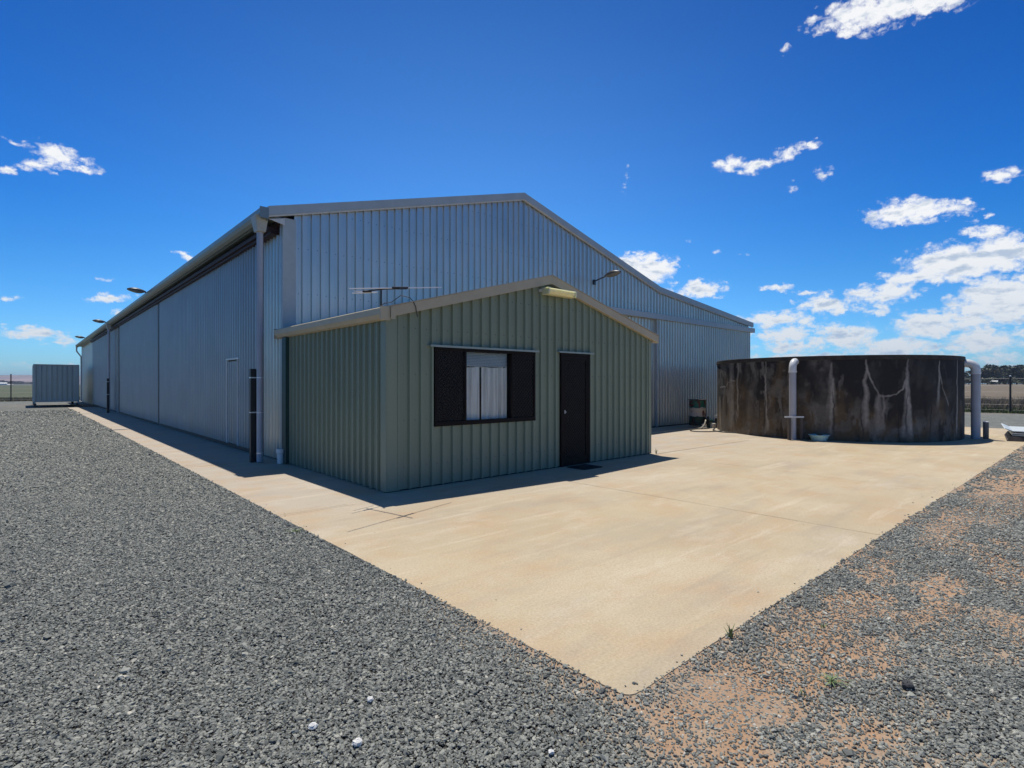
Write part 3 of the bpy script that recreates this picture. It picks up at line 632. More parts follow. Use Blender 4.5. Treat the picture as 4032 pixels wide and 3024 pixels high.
mb.prism([(3.68,4.93),(4.0,5.0),(4.0,4.86)],'y',11.44,11.455); mb.build('barge_lip',M['pvc'],shed)
# header over front door
mb=MB(); mb.box(14.3,25.32,11.30,11.47,3.98,4.185); mb.build('door_header',M['zinc_trim'],shed,bevel=.01)
mb=MB(); ribsheet(mb,17.4,24.95,Z(.06),Z(3.98),lambda u,d,z:(u,11.40-d,z),phase=17.4,pitch=.185); fd=mb.build('front_sliding_door',M['zinc'],shed)
mb=MB(); mb.box(17.36,17.4,11.35,11.44,.03,3.98); mb.build('edge_channel',M['zinc_trim'],fd)
mb=MB(); mb.box(4.2,25.05,YF-.028,YF-.002,0,.03); mb.build('wall_foot',M['black'],shed)
# downpipes of the shed
def downpipe(y,label=None,strip=False):
    r=MB()
    r.add([(3.44,y-.16,4.99),(3.70,y-.16,4.99),(3.70,y+.16,4.99),(3.44,y+.16,4.99),(3.50,y-.11,4.68),(3.66,y-.11,4.68),(3.66,y+.11,4.68),(3.50,y+.11,4.68)],[(0,1,2,3),(4,7,6,5),(0,4,5,1),(1,5,6,2),(2,6,7,3),(3,7,4,0)])
    rh=r.build('rainhead',M['cream_rainhead'],shed,bevel=.006)
    p=MB(); p.tube([(3.58,y,4.70),(3.58,y,0.02)],.062,16); dp=p.build('downpipe',M['pipe_grey'],shed,smooth=True); return dp
dp1=downpipe(11.66); b_=MB()
for z in (1.73,1.02,.20): b_.tube([(3.58,11.66,z-.008),(3.58,11.66,z+.008)],.066,16)
b_.each('strap',M['alu'],dp1)
downpipe(37.9)
mb=MB(); mb.box(3.88,3.99,37.05,37.32,0,4.95); mb.build('cover_strip',M['zinc_trim'],shed)
mb=MB(); mb.tube([(3.57,62.55,4.95),(3.57,62.55,4.55),(3.90,62.7,4.05),(3.90,62.7,.05)],.06,12); mb.build('downpipe',M['pvc'],shed,smooth=True)

# guard posts at the downpipes
def guard(y,label):
    g=empty('guard_post',(3.50,y,0),label,'bollard','black guard posts beside the shed downpipes')
    p=MB(); p.box(3.445,3.555,y-.05,y+.05,0,1.91); p.build('post',M['black'],g,bevel=.006)
    s=MB()
    for z in (1.73,1.02): s.box(3.442,3.56,y-.0535,y-.0505,z-.012,z+.012); s.box(3.4385,3.4420,y-.05,y+.05,z-.012,z+.012)
    s.each('strap',M['alu'],g); return g
guard(11.84,'tall black guard post strapped to the grey downpipe nearest the green office'); guard(37.45,'distant black guard post at the second downpipe far along the shed side')

# ------------------------------------------------------------------ green office
off=empty('site_office',(3.98,7.2,0),'small green ribbed steel office with beige gable trim, window and dark door','office')
OY=7.20; OX0,OX1=3.98,10.70; OR=7.37
def oz(x): return 2.60+(3.50-2.60)*(1-abs(x-OR)/3.48)
po=lambda u,d,z:(u,OY-d,z)
holes=[(4.80,7.0,.93,2.18),(7.69,8.55,.0,2.2)]
mb=MB(); ribsheet(mb,4.14,OX1-.06,Z(.015),lambda u:oz(u),po,phase=4.0,holes=holes,extra=(OR,)); mb.build('front_wall',M['green'],off)
mb=MB(); ribsheet(mb,7.32,11.2,Z(.015),Z(2.62),lambda u,d,z:(OX0-d,u,z),phase=7.26); mb.build('side_wall',M['green'],off)
mb=MB(); ribsheet(mb,7.3,11.5,Z(.015),Z(2.62),lambda u,d,z:(OX1+d,u,z),phase=7.3); mb.build('side_wall',M['green'],off)
mb=MB(); mb.box(3.950,3.970,7.170,7.33,.01,2.60); mb.box(3.970,4.15,7.170,7.195,.01,2.62); mb.box(OX1-.08,OX1+.01,7.168,7.196,.01,2.62); mb.box(OX1+.010,OX1+.030,7.168,7.3,.01,2.62); mb.each('corner_flashing',M['green'],off,bevel=.004)
mb=MB()
for zz in (.35,1.05,1.75,2.45,3.05):
    for k in range(33):
        u=4.06+.2*k
        if u<10.6 and zz<oz(u)-.1 and not any(h[0]-.05<u<h[1]+.05 and h[2]-.05<zz<h[3]+.05 for h in holes): mb.box(u,u+.013,OY-.009,OY-.001,zz-.006,zz+.006)
WALL=[o for o in off.children if o.name.startswith('front_wall')][0]; addto(WALL,mb,M['screw'])
mb=MB(); op=[(3.84,oz(3.84)+.12),(OR,3.62),(10.9,oz(10.9)+.12),(10.9,oz(10.9)+.08),(OR,3.58),(3.84,oz(3.84)+.08)]
mb.prism(op,'y',7.135,11.44); mb.build('roof',M['beige'],off)
mb=MB()
for (xa,za),(xb,zb) in (((3.99,2.735),(OR,3.63)),((OR,3.63),(10.90,2.695))):
    mb.prism([(xa,za),(xb,zb),(xb,zb-.155),(xa,za-.155)],'y',7.085,7.165)
mb.build('barge_board',M['beige'],off,bevel=.003)
# rolled top edge of the barge
mb=MB(); 
for (xa,za),(xb,zb) in (((3.99,2.738),(OR,3.633)),((OR,3.633),(10.92,2.698))): mb.prism([(xa,za),(xb,zb),(xb,zb+.012),(xa,za+.012)],'y',7.075,7.19)
mb.build('barge_top',M['beige'],off)
gq=[(3.985,2.72),(3.985,2.545),(3.93,2.53),(3.875,2.55),(3.835,2.61),(3.83,2.70),(3.85,2.715),(3.865,2.70),(3.87,2.62),(3.90,2.565),(3.97,2.565),(3.97,2.72)]
mb=MB(); mb.prism(gq,'y',7.12,11.58); mb.box(3.83,3.985,7.10,7.119,2.53,2.73); mb.box(3.985,4.06,7.077,7.084,2.55,2.72); mb.box(3.83,3.985,11.581,11.595,2.53,2.73); mb.build('gutter',M['beige'],off)
gr_=[(10.71,2.70),(10.71,2.55),(10.86,2.55),(10.89,2.60),(10.89,2.69),(10.875,2.69),(10.87,2.61),(10.85,2.57),(10.73,2.57),(10.73,2.70)]
mb=MB(); mb.prism(gr_,'y',7.12,11.44); mb.build('gutter',M['beige'],off)
mb=MB(); mb.box(3.865,3.965,11.02,11.24,.02,2.53); mb.build('downpipe',M['dgreen'],off,bevel=.008)
# dark strip painted as the shadow line at the wall foot
mb=MB(); mb.box(3.96,10.7,7.19,7.25,.0,.014); mb.build('base_shadow_strip',M['dark'],off)
# window: frame, screens, curtain
win=empty('window',(4.8,7.2,.93),None,None); del win; 
bpy.data.objects.remove(bpy.data.objects['window'])
wx0,wx1,wz0,wz1=4.80,7.0,.93,2.18
fr=MB(); ft=.045
fr.box(wx0,wx1,7.150,7.24,wz0,wz0+.07); fr.box(wx0,wx1,7.150,7.24,wz1-ft,wz1)
for x in (wx0,5.375,6.41): fr.box(x,x+ft,7.153,7.238,wz0+.07,wz1-ft)
fr.box(wx1-ft,wx1,7.153,7.238,wz0+.07,wz1-ft)
wob=fr.build('window',M['brown'],off,bevel=.004)
g=MB(); g.box(wx0+ft,wx1-ft,7.222,7.226,wz0+.07,wz1-ft); g.build('pane',M['glass'],wob)
def grille(mb,x0,x1,z0,z1,y,s=.07,w=.0035):
    k=x0-(z1-z0)
    def clip(c,sg):
        # line x = c + sg*(z-z0)
        a=z0; b=z1
        if sg>0: a=max(a,z0+(x0-c)); b=min(b,z0+(x1-c))
        else: a=max(a,z0+(c-x1)); b=min(b,z0+(c-x0))
        return (a,b) if b-a>.02 else None
    for sg in (1,-1):
        c=x0-(z1-z0) if sg>0 else x0
        while c<x1+((z1-z0) if sg<0 else 0):
            r=clip(c,sg)
            if r:
                xa,xb=c+sg*(r[0]-z0),c+sg*(r[1]-z0); n_=w*1.41
                yy=y+(0 if sg>0 else .004)
                mb.add([(xa-n_,yy,r[0]),(xa+n_,yy,r[0]),(xb+n_,yy,r[1]),(xb-n_,yy,r[1]),(xa-n_,yy+.003,r[0]),(xa+n_,yy+.003,r[0]),(xb+n_,yy+.003,r[1]),(xb-n_,yy+.003,r[1])],[(0,1,2,3),(7,6,5,4),(0,3,7,4),(1,5,6,2)])
            c+=s
for x0,x1 in ((wx0+ft,5.375),(6.41+ft,wx1-ft)):
    mb=MB(); grille(mb,x0,x1,wz0+.07,wz1-ft,7.165); mb.build('security_screen',M['mesh'],wob); mb=MB(); mb.box(x0,x1,7.176,7.178,wz0+.07,wz1-ft); mb.build('fly_screen',M['flyscreen'],wob)
# curtain: folded cloth 10 cm behind the glass, two leaves
def curtain(x0,x1,z0,z1,y,amp,name):
    mb=MB(); n=int((x1-x0)/.008); r=[]
    for i in range(n+1):
        x=x0+(x1-x0)*i/n; yy=y+amp*math.sin(i*.40+1.5*math.sin(i*.07+x0*7))+amp*.6*math.sin(i*.17+x0)
        top=z1-.02*math.sin((x-x0)/(x1-x0)*PI)
        r+=[(x+.01*math.sin(i*.3),yy*1.0+amp*.3*math.sin(i*.33),z0),(x,yy,top)]
    mb.add(r,[(2*i,2*i+2,2*i+3,2*i+1) for i in range(n)]); return mb.build(name,M['curtain'],wob,smooth=True)
curtain(5.41,5.765,.96,1.90,7.275,.024,'curtain'); curtain(5.82,6.32,.96,1.90,7.275,.026,'curtain'); curtain(6.24,6.41,.96,1.90,7.29,.012,'curtain')
mb=MB(); 
for i in range(9): z=2.135-i*.026; mb.add([(5.41,7.262,z-.022),(6.40,7.262,z-.022),(6.40,7.282,z),(5.41,7.282,z),(5.41,7.264,z-.024),(6.40,7.264,z-.024),(6.40,7.284,z-.002),(5.41,7.284,z-.002)],[(0,1,2,3),(7,6,5,4),(0,4,5,1),(3,2,6,7)])
mb.build('blind',M['blind'],wob)
mb=MB(); mb.tube([(5.41,7.285,1.905),(5.9,7.285,1.893),(6.40,7.285,1.905)],.008,6); mb.build('curtain_wire',M['alu'],wob)
hd=MB(); hd.box(4.70,7.06,7.12,7.205,2.195,2.212); hd.box(4.70,7.06,7.114,7.120,2.180,2.212); hd.build('window_flashing',M['hood'],off)
# near-black box, its colour standing in for the unlit room behind
rm=MB(); rm.box(4.1,4.12,7.4,11.3,.02,2.5); rm.box(10.5,10.52,7.4,11.3,.02,2.5); rm.box(4.1,10.5,11.3,11.32,.02,2.5); rm.box(4.1,10.5,7.4,11.3,2.5,2.52); rm.each('dark_room_box',M['dark'],off)
# door
dr=MB(); dr.box(7.69,7.76,7.150,7.24,.01,2.2); dr.box(8.48,8.55,7.150,7.24,.01,2.2); dr.box(7.76,8.48,7.153,7.24,2.12,2.2); dr.box(7.76,8.48,7.16,7.2,.01,.10)
dob=dr.build('screen_door',M['brown'],off,bevel=.004)
mb=MB(); mb.box(7.765,8.475,7.158,7.19,.10,.16); mb.box(7.765,7.82,7.158,7.19,.16,2.06); mb.box(8.42,8.475,7.158,7.19,.16,2.06); mb.box(7.765,8.475,7.158,7.19,2.06,2.118); mb.build('door_leaf',M['brown'],dob)
mb=MB(); mb.box(7.77,8.47,7.225,7.235,.1,2.12); mb.build('door_panel',M['dark'],dob); mb=MB(); mb.box(7.82,8.42,7.178,7.18,.16,2.06); mb.build('fly_screen',M['flyscreen'],dob)
mb=MB(); grille(mb,7.82,8.42,.16,2.06,7.168,.07,.004); mb.build('security_screen',M['mesh'],dob)
mb=MB(); mb.box(7.78,7.798,7.145,7.158,1.03,1.09); mb.tube([(7.789,7.15,1.06),(7.789,7.13,1.06),(7.81,7.128,1.06)],.006,8); mb.build('door_handle',M['alu'],dob)
hd=MB(); hd.box(7.60,8.64,7.12,7.205,2.212,2.228); hd.box(7.60,8.64,7.114,7.120,2.198,2.228); hd.build('door_flashing',M['hood'],off)
# fluorescent light under gable
lt=empty('batten_light',(7.5,7.1,3.3),'yellowed fluorescent batten light under the office gable peak','light')
mb=MB(); mb.box(7.12,7.86,7.10,7.19,3.31,3.36); mb.build('light_base',M['white'],lt)
mb=MB(); mb.prism([(6.93,3.30),(6.93,3.345),(6.955,3.365),(7.099,3.365),(7.099,3.25),(6.97,3.25)],'x',7.145,7.845); mb.build('diffuser',M['yellow'],lt)
mb=MB(); mb.prism([(6.925,3.245),(6.925,3.35),(6.95,3.37),(7.099,3.37),(7.099,3.245)],'x',7.12,7.144); mb.prism([(6.925,3.245),(6.925,3.35),(6.95,3.37),(7.099,3.37),(7.099,3.245)],'x',7.846,7.868); mb.each('end_cap',M['yellow'],lt)
# antenna
an=empty('tv_antenna',(3.9,7.23,2.72),'thin silver television antenna on a short dark mast at the office gutter corner','antenna')
mb=MB(); mb.tube([(3.90,7.22,2.60),(3.86,7.14,2.98)],.013,8); mb.build('mast',M['black'],an)
mb=MB(); mb.tube([(3.68,7.27,2.942),(3.77,6.85,2.93),(3.845,6.42,2.885)],.011,6); mb.build('boom',M['black'],an)
def rod(p,q,r=.007): mb=MB(); mb.tube([p,q],r,8); return mb.build('element',M['alu'],an)
rod((2.987,6.339,2.775),(4.724,6.865,3.065)); rod((3.40,7.12,2.86),(3.86,7.255,2.945)); rod((3.5,7.26,2.92),(3.82,7.35,2.95))
mb=MB(); mb.tube([(3.71,6.55,2.90),(4.0,6.645,2.945)],.016,8); mb.tube([(3.60,7.18,2.915),(3.74,7.22,2.935)],.018,8); mb.each('clamp',M['black'],an)
cb=MB(); cb.tube([(3.9,7.24,2.75),(4.0,7.3,2.80),(4.12,7.3,2.83),(4.22,7.2,2.93),(4.32,7.12,2.90),(4.36,7.08,2.84),(4.40,7.07,2.76),(4.41,7.072,2.68),(4.44,7.09,2.62)],.006,6)
tag(cb.build('antenna_cable',M['black']),'thin dark cable looping over the beige barge board of the office','cable')
# door mat
mb=MB(); mb.box(7.74,8.28,6.62,7.06,.004,.018); tag(mb.build('door_mat',M['rubber'],bevel=.004),'black rubber door mat on the concrete in front of the office door','mat')
# bucket / white downpipe outlet
mb=MB(); mb.lathe([(.001,0.0),(.058,0),(.066,.02),(.066,.20),(.085,.215),(.085,.30),(.074,.30),(.056,.19),(.052,.03),(.001,.03)],(3.84,11.22,.005),18); tag(mb.build('pipe_socket',M['white'],smooth=True),'short white plastic pipe socket on the concrete below the dark green downpipe','pipe socket')

# ------------------------------------------------------------------ wall lamps
def lamp(base,dirv,label):
    L=empty('wall_lamp',base,label,'street lamp','streetlight style lamps on the shed walls')
    d=Vector(dirv); s=Vector((-d.y,d.x,0)); b=Vector(base)
    def T(o,l,z): return tuple(b+d*o+s*l+Vector((0,0,z)))
    m1=MB()
    vs=[T(o,l,z) for o in (0,.05) for l,z in ((-.045,-.09),(.045,-.09),(.045,.07),(-.045,.07))]
    m1.add(vs,[(0,1,2,3),(7,6,5,4),(0,4,5,1),(1,5,6,2),(2,6,7,3),(3,7,4,0)]); m1.build('bracket',M['lampbody'],L)
    m2=MB(); m2.tube([T(.04,0,.02),T(.25,0,.07),T(.5,0,.115)],.021,8); m2.build('arm',M['lampbody'],L)
    # head: lofted housing above, lens bowl below
    st=[(.46,.045,.04),(.52,.075,.065),(.62,.105,.095),(.75,.135,.115),(.88,.135,.10),(.98,.11,.07),(1.06,.05,.03)]
    m3=MB(); m4=MB(); n=14; 
    for m_,lo,hi in ((m3,0,PI),(m4,PI,2*PI)):
        for k_,(o,w,h) in enumerate(st):
            zc=.115+(o-.46)*.10
            for i in range(n+1):
                a=lo+(hi-lo)*i/n; hh=h if m_ is m3 else h*(.75 if o>.56 else .35)
                m_.v.append(T(o,w*.97*math.cos(a) if m_ is m4 else w*math.cos(a),zc+hh*math.sin(a)))
        for k_ in range(len(st)-1):
            for i in range(n): q0=k_*(n+1)+i; m_.f.append((q0,q0+1,q0+n+2,q0+n+1))
        m_.f.append(tuple(range((len(st)-1)*(n+1),len(st)*(n+1)))); m_.f.append(tuple(range(n+1)))
    m3.build('housing',M['lampbody'],L,smooth=True); m4.build('lens',M['lens'],L,smooth=True); return L
lamp((13.87,11.46,4.93),(0,-1,0),'dark streetlight style lamp on the gabled front wall above the office roof')
lamp((3.95,24.80,4.98),(-1,0,0),'largest of the three side wall lamps, above the nearest dark door joint')
lamp((3.95,38.4,4.98),(-1,0,0),'middle of the three side wall lamps, at the second downpipe')
lamp((3.95,52.4,4.98),(-1,0,0),'smallest and farthest of the three side wall lamps, near the far gutter end')

# ------------------------------------------------------------------ container
ct=empty('shipping_container',(1.8,49.9,0),'pale blue grey corrugated shipping container standing past the end of the shed strip','container')
X0,X1,Y0,Y1,Z0,Z1=.52,3.0,49.75,55.8,.34,2.98
pc=[(0,0),(.07,0),(.10,.045),(.17,.045),(.20,0)]
mb=MB()
def corr(p0,p1,z0,z1,nrm):
    p0=Vector(p0);p1=Vector(p1); L=(p1-p0).length; d=(p1-p0)/L; nv=Vector(nrm); pitch=.275; pts=[(0,0)]; u=.03
    while u<L-.26: pts+=[(u,0),(u+.035,-.045),(u+.135,-.045),(u+.17,0)]; u+=pitch
    pts+=[(L,0)]
    for (a,da),(b,db) in zip(pts[:-1],pts[1:]):
        A=p0+d*a+nv*da; B=p0+d*b+nv*db
        mb.add([(A.x,A.y,z0),(B.x,B.y,z0),(B.x,B.y,z1),(A.x,A.y,z1)],[(0,1,2,3)])
corr((X0+.1,Y0+.03,0),(X1-.1,Y0+.03,0),Z0+.12,Z1-.1,(0,-1,0)); corr((X0+.03,Y1-.1,0),(X0+.03,Y0+.1,0),Z0+.12,Z1-.1,(-1,0,0)); corr((X1-.03,Y0+.1,0),(X1-.03,Y1-.1,0),Z0+.12,Z1-.1,(1,0,0)); corr((X1-.1,Y1-.03,0),(X0+.1,Y1-.03,0),Z0+.12,Z1-.1,(0,1,0))
mb.build('corrugated_wall',M['container'],ct)
mb=MB()
for x in (X0,X1-.12):
    for y in (Y0,Y1-.12): mb.box(x,x+.12,y,y+.12,Z0-.1,Z1)
for y in (Y0,Y1-.1): mb.box(X0+.12,X1-.12,y,y+.1,Z1-.10,Z1-.004); mb.box(X0+.12,X1-.12,y,y+.1,Z0,Z0+.13)
for x in (X0,X1-.1): mb.box(x,x+.1,Y0+.12,Y1-.12,Z1-.10,Z1-.004); mb.box(x,x+.1,Y0+.12,Y1-.12,Z0,Z0+.13)
mb.build('frame',M['container'],ct,bevel=.01)
mb=MB(); mb.box(X0+.1,X1-.1,Y0+.1,Y1-.1,Z1-.05,Z1-.02); mb.build('roof',M['container'],ct)
mb=MB(); mb.box(X0+.1,X1-.1,Y0+.1,Y1-.1,Z0+.03,Z0+.10); mb.build('floor',M['dark'],ct)
mb=MB()
for x in (X0+.02,X1-.16): mb.box(x,x+.14,Y0+.05,Y0+.35,0,Z0-.1); mb.box(x,x+.14,Y1-.35,Y1-.05,0,Z0-.1)
mb.each('timber_block',M['wood'],ct)

# ------------------------------------------------------------------ water tank
TC=(20.25,6.55); TR=3.53; TH=2.40
tk=empty('water_tank',(TC[0],TC[1],0),'round open concrete water tank, black stained with pale cracks','water tank')
na,nz_=1500,150
ang=np.linspace(0,2*PI,na+1)[:-1]; zz=np.linspace(0,TH-.10,nz_)
A,Zm=np.meshgrid(ang,zz); bul=0*A; X=TC[0]+TR*np.cos(A); Y=TC[1]+TR*np.sin(A)
co_=np.stack([X,Y,Zm],-1).reshape(-1,3); i=np.arange(na*nz_).reshape(nz_,na); j=np.roll(i,-1,1); qd=np.stack([i[:-1],j[:-1],j[1:],i[1:]],-1).reshape(-1,4)
# stains. s = arc length from the point that faces the camera; t = height 0..1
camaz=math.atan2(-TC[1],-TC[0]); s=((A-camaz+PI)%(2*PI)-PI)*TR; t=Zm/TH
fs=lambda k,sd,zs=.15:fbm(s*k*.8+50+.35*fbm(s*2,Zm*2,5),Zm*k*(zs*1.7+.06)+9,sd,5)
black=np.array([.010,.010,.012]); brown=np.array([.125,.085,.045]); grey=np.array([.14,.13,.115]); pale=np.array([.38,.35,.31])
lerp=lambda a_,b_,f:a_*(1-f[...,None])+b_*f[...,None]
st=np.clip((t-.50+ (fs(1.3,3,.3)-.5)*1.5+(fs(7,8,.08)-.5)*.5)*2.6+.25,0,1)
C=lerp(np.broadcast_to(brown,A.shape+(3,)),black,st)
C=lerp(C,grey,np.clip((fs(2.2,21,.12)-.50)*4.5,0,.8))
C=lerp(C,black,np.clip((fs(4,33,.12)-.56)*6,0,.7)*np.clip(1.1-t*.3,0,1))
C=lerp(C,pale*.7,np.clip((fs(7,41,.12)-.62)*6,0,.55)); C=lerp(C,grey*1.2,np.clip((fbm(s*3+7,Zm*3,44,5)-.55)*5,0,.6)); C=lerp(C,black,np.clip((fbm(s*1.4+3,Zm*1.6,48,5)-.52)*5,0,.75)*np.clip(t*1.4,0,1))
# blacker towards the right third
C=lerp(C,black*1.3,np.clip((s-.2)/.8,0,1)*np.clip((t-.25-(fs(2,55,.3)-.5)*.9)*3,0,.80)*.9)
def streak(C,s0,t0,t1,w0,w1,lean=0,col=pale,a=.75,sd=1):
    f=np.clip((t0-t)/(t0-t1+1e-6),0,1); ctr=s0+lean*f+(fbm(Zm*3.0,s*0+sd,sd)-.5)*.10; w=w0+(w1-w0)*f
    m=np.clip(1-np.abs(s-ctr)/w,0,1)**.7*np.clip((t0-t)/.03,0,1)*np.clip((t-t1)/.15,0,1)*a*(.55+.9*(fbm(s*14,Zm*3,sd+60)-.2))
    return lerp(C,col,np.clip(m,0,1))
# positions measured along the visible arc (negative s = right in view)
SX=lambda px:_s(px)
def _s(px):
    ray=math.radians(48.1)-math.atan((px-2016)/2145.); D_=math.hypot(*TC); b=math.atan2(TC[1],TC[0])-ray
    sb=D_*math.sin(b)/TR; sb=max(-.999,min(.999,sb)); return -(math.asin(sb)-b)*TR*-1 if False else (math.asin(sb)-b)*TR
for px,t0,t1,w0,w1,le,aa in ((3412,.97,.1,.012,.10,-.05,.8),(3572,.97,.0,.012,.13,0,.95),(3570,.72,.0,.02,.05,.16,.8),(3700,.95,.35,.012,.06,-.10,.8),(3770,.97,.02,.012,.06,-.06,.8),(3275,.93,.25,.012,.12,0,.55),(3283,.75,.02,.02,.05,-.08,.6),(3010,.80,.02,.01,.05,.10,.75),(3015,1.0,.0,.012,.022,0,.6),(2880,.97,.0,.10,.14,0,.5),(2905,.97,.2,.03,.03,0,.7),(2835,.5,.0,.05,.1,0,.6),(3110,.9,.05,.03,.05,0,.35),(3460,.55,.05,.05,.10,.0,.6),(3480,.55,.1,.02,.04,0,.6),(2950,.6,.1,.1,.1,0,.2)):
    C=streak(C,_s(px),t0,t1,w0*1.6,w1*1.5,le,pale*1.1,min(1,aa*1.25),int(px)%97)
for px,t0,t1,w0,w1 in ((3012,.60,.0,.01,.09),(3570,.60,.0,.01,.07),(2893,.65,.05,.01,.05),(3540,.42,.0,.02,.02),(3665,.45,.0,.03,.03),(3395,.35,0,.03,.03),(3282,.6,0,.01,.06),(3780,.5,.0,.01,.03),(3700,.28,0,.05,.09),(2990,.5,.1,.02,.03)):
    C=streak(C,_s(px),t0,t1,w0,w1,0,black*1.2,.9,int(px)%89)
# leaking crack lines (polyline in px / height fraction)
def crack(C,pts,w=.022,a=.95):
    P=[(_s(px),tt*TH) for px,tt in pts]
    d=np.full(A.shape,9.)
    wob=(fbm(s*5,Zm*5,91)-.5)*.09
    for (x0_,y0_),(x1_,y1_) in zip(P[:-1],P[1:]):
        dx,dy=x1_-x0_,y1_-y0_; u_=np.clip(((s-x0_)*dx+(Zm+wob-y0_)*dy)/(dx*dx+dy*dy),0,1)
        d=np.minimum(d,np.hypot(s-x0_-u_*dx,Zm+wob-y0_-u_*dy))
    return lerp(C,pale*1.1,np.clip(1.5-d/(w*(.35+1.1*fbm(s*9,Zm*9,12,3))),0,1)*a*(.25+1.0*fbm(s*4,Zm*4,15,3)))
C=crack(C,[(3412,.85),(3425,.74),(3445,.62),(3462,.54),(3485,.53),(3530,.55),(3555,.60),(3566,.72)]); C=crack(C,[(3700,.82),(3712,.62),(3725,.52),(3735,.42)],.018); C=crack(C,[(2835,.62),(2860,.64),(2875,.72),(2895,.70)],.022,.7)
C=crack(C,[(3566,.8),(3580,.6),(3585,.3)],.02,.5)
C=C*(.75+.5*fbm(s*18,Zm*18,66,3))[...,None]
me=bpy.data.meshes.new('tank_wall'); me.vertices.add(len(co_)); me.vertices.foreach_set('co',co_.ravel()); me.loops.add(qd.size); me.loops.foreach_set('vertex_index',qd.ravel()); me.polygons.add(len(qd)); me.polygons.foreach_set('loop_start',np.arange(0,qd.size,4)); me.polygons.foreach_set('loop_total',np.full(len(qd),4)); me.update(calc_edges=True)
a=me.attributes.new('stain','FLOAT_COLOR','POINT'); a.data.foreach_set('color',np.concatenate([np.clip(C,0,1),np.ones(A.shape+(1,))],-1).ravel().astype(np.float32))
me.polygons.foreach_set('use_smooth',[True]*len(qd)); me.materials.append(M['tank']); o=bpy.data.objects.new('tank_wall',me); COL.objects.link(o); o.parent=tk; o.matrix_parent_inverse=Matrix.Translation(-tk.location)
mb=MB(); mb.lathe([(TR-.15,TH-.12),(TR+.001,TH-.12),(TR+.022,TH-.115),(TR+.024,TH-.01),(TR+.015,TH),(TR-.13,TH),(TR-.15,TH-.01),(TR-.15,.3)],(TC[0],TC[1],0),128); mb.build('rim',simple('tank_rim',(.045,.038,.032),.9,0,.45,5,.3),tk,smooth=True)
mb=MB(); mb.lathe([(.001,1.9),(TR-.15,1.9)],(TC[0],TC[1],0),64); mb.build('water',simple('tank_water',(.02,.03,.03),.08,0,.1,2),tk)
# overflow pipes
def bendpipe(bx,by,ztop,r,label):
    ax=math.atan2(TC[1]-by,TC[0]-bx); d=Vector((math.cos(ax),math.sin(ax),0)); P=Vector((bx,by,0)); pts=[P+Vector((0,0,z)) for z in (0.0,.8,1.6,ztop-.28)]
    dist=math.hypot(TC[0]-bx,TC[1]-by)-TR; Rb=.20
    for k in range(1,8):
        a=k/7*PI/2; pts.append(P+d*(Rb*(1-math.cos(a)))+Vector((0,0,ztop-.28+Rb*math.sin(a))))
    pts.append(P+d*max(dist+.03,Rb+.03)+Vector((0,0,ztop-.08)))
    e=empty('overflow_pipe',(bx,by,0),label,'pipe','white pipes bending over the rim of the water tank')
    m1=MB(); m1.tube(pts[:4],r,20); m1.build('pipe',M['pipe_grey'],e,smooth=True)
    m2=MB(); m2.tube([pts[3]-Vector((0,0,.10))]+pts[3:],r+.006,20); m2.build('elbow',M['white'],e,smooth=True)
    m3=MB(); m3.tube([pts[3]-Vector((0,0,.12)),pts[3]-Vector((0,0,.07))],r+.016,20); m3.build('collar',M['white'],e,smooth=True); return e
e1=bendpipe(16.50,6.28,2.33,.094,'white pipe bending over the tank rim, held by a low timber stand')
bendpipe(20.72,2.80,2.29,.112,'thicker pale pipe at the right hand edge of the tank beside a stub post')
# timber stand around first pipe
sx,sy=16.42,6.18; sg=empty('pipe_stand',(sx,sy,0),'low dark stand with a pale crossbar holding the front tank pipe','stand')
dv=Vector((math.sin(math.radians(48.1)),-math.cos(math.radians(48.1)),0)); nv=Vector((dv.y,-dv.x,0))
c=Vector((sx,sy,0))
for k in (-.17,.17): p=c+dv*k; mb=MB(); mb.box(p.x-.035,p.x+.035,p.y-.035,p.y+.035,0,.63,math.radians(-42)); mb.build('leg',M['wood'],sg)
mb=MB(); p=c+dv*(-.03)-nv*(-.0); mb.box(p.x-.27,p.x+.27,p.y-.02,p.y+.02,.635,.68,math.radians(-42)); mb.build('crossbar',M['pvc'],sg)
mb=MB(); mb.tube([(20.93,2.60,0),(20.93,2.60,.49)],.068,14); st_=mb.build('stub_post',M['grey_conc'],smooth=True); tag(st_,'short dark round post on the apron to the right of the tank','post')
mb=MB(); mb.lathe([(.001,.506),(.05,.505),(.072,.498),(.072,.485)],(20.93,2.60,0),14); mb.build('cap',M['white'],st_,smooth=True)
# bowl
mb=MB(); mb.lathe([(.001,.0),(.16,.0),(.18,.01),(.245,.155),(.275,.165),(.275,.178),(.238,.175),(.17,.025),(.001,.02)],(16.62,5.62,0),32); tag(mb.build('plastic_bowl',M['bowl'],smooth=True),'pale blue plastic bowl on the concrete in front of the tank','bowl')

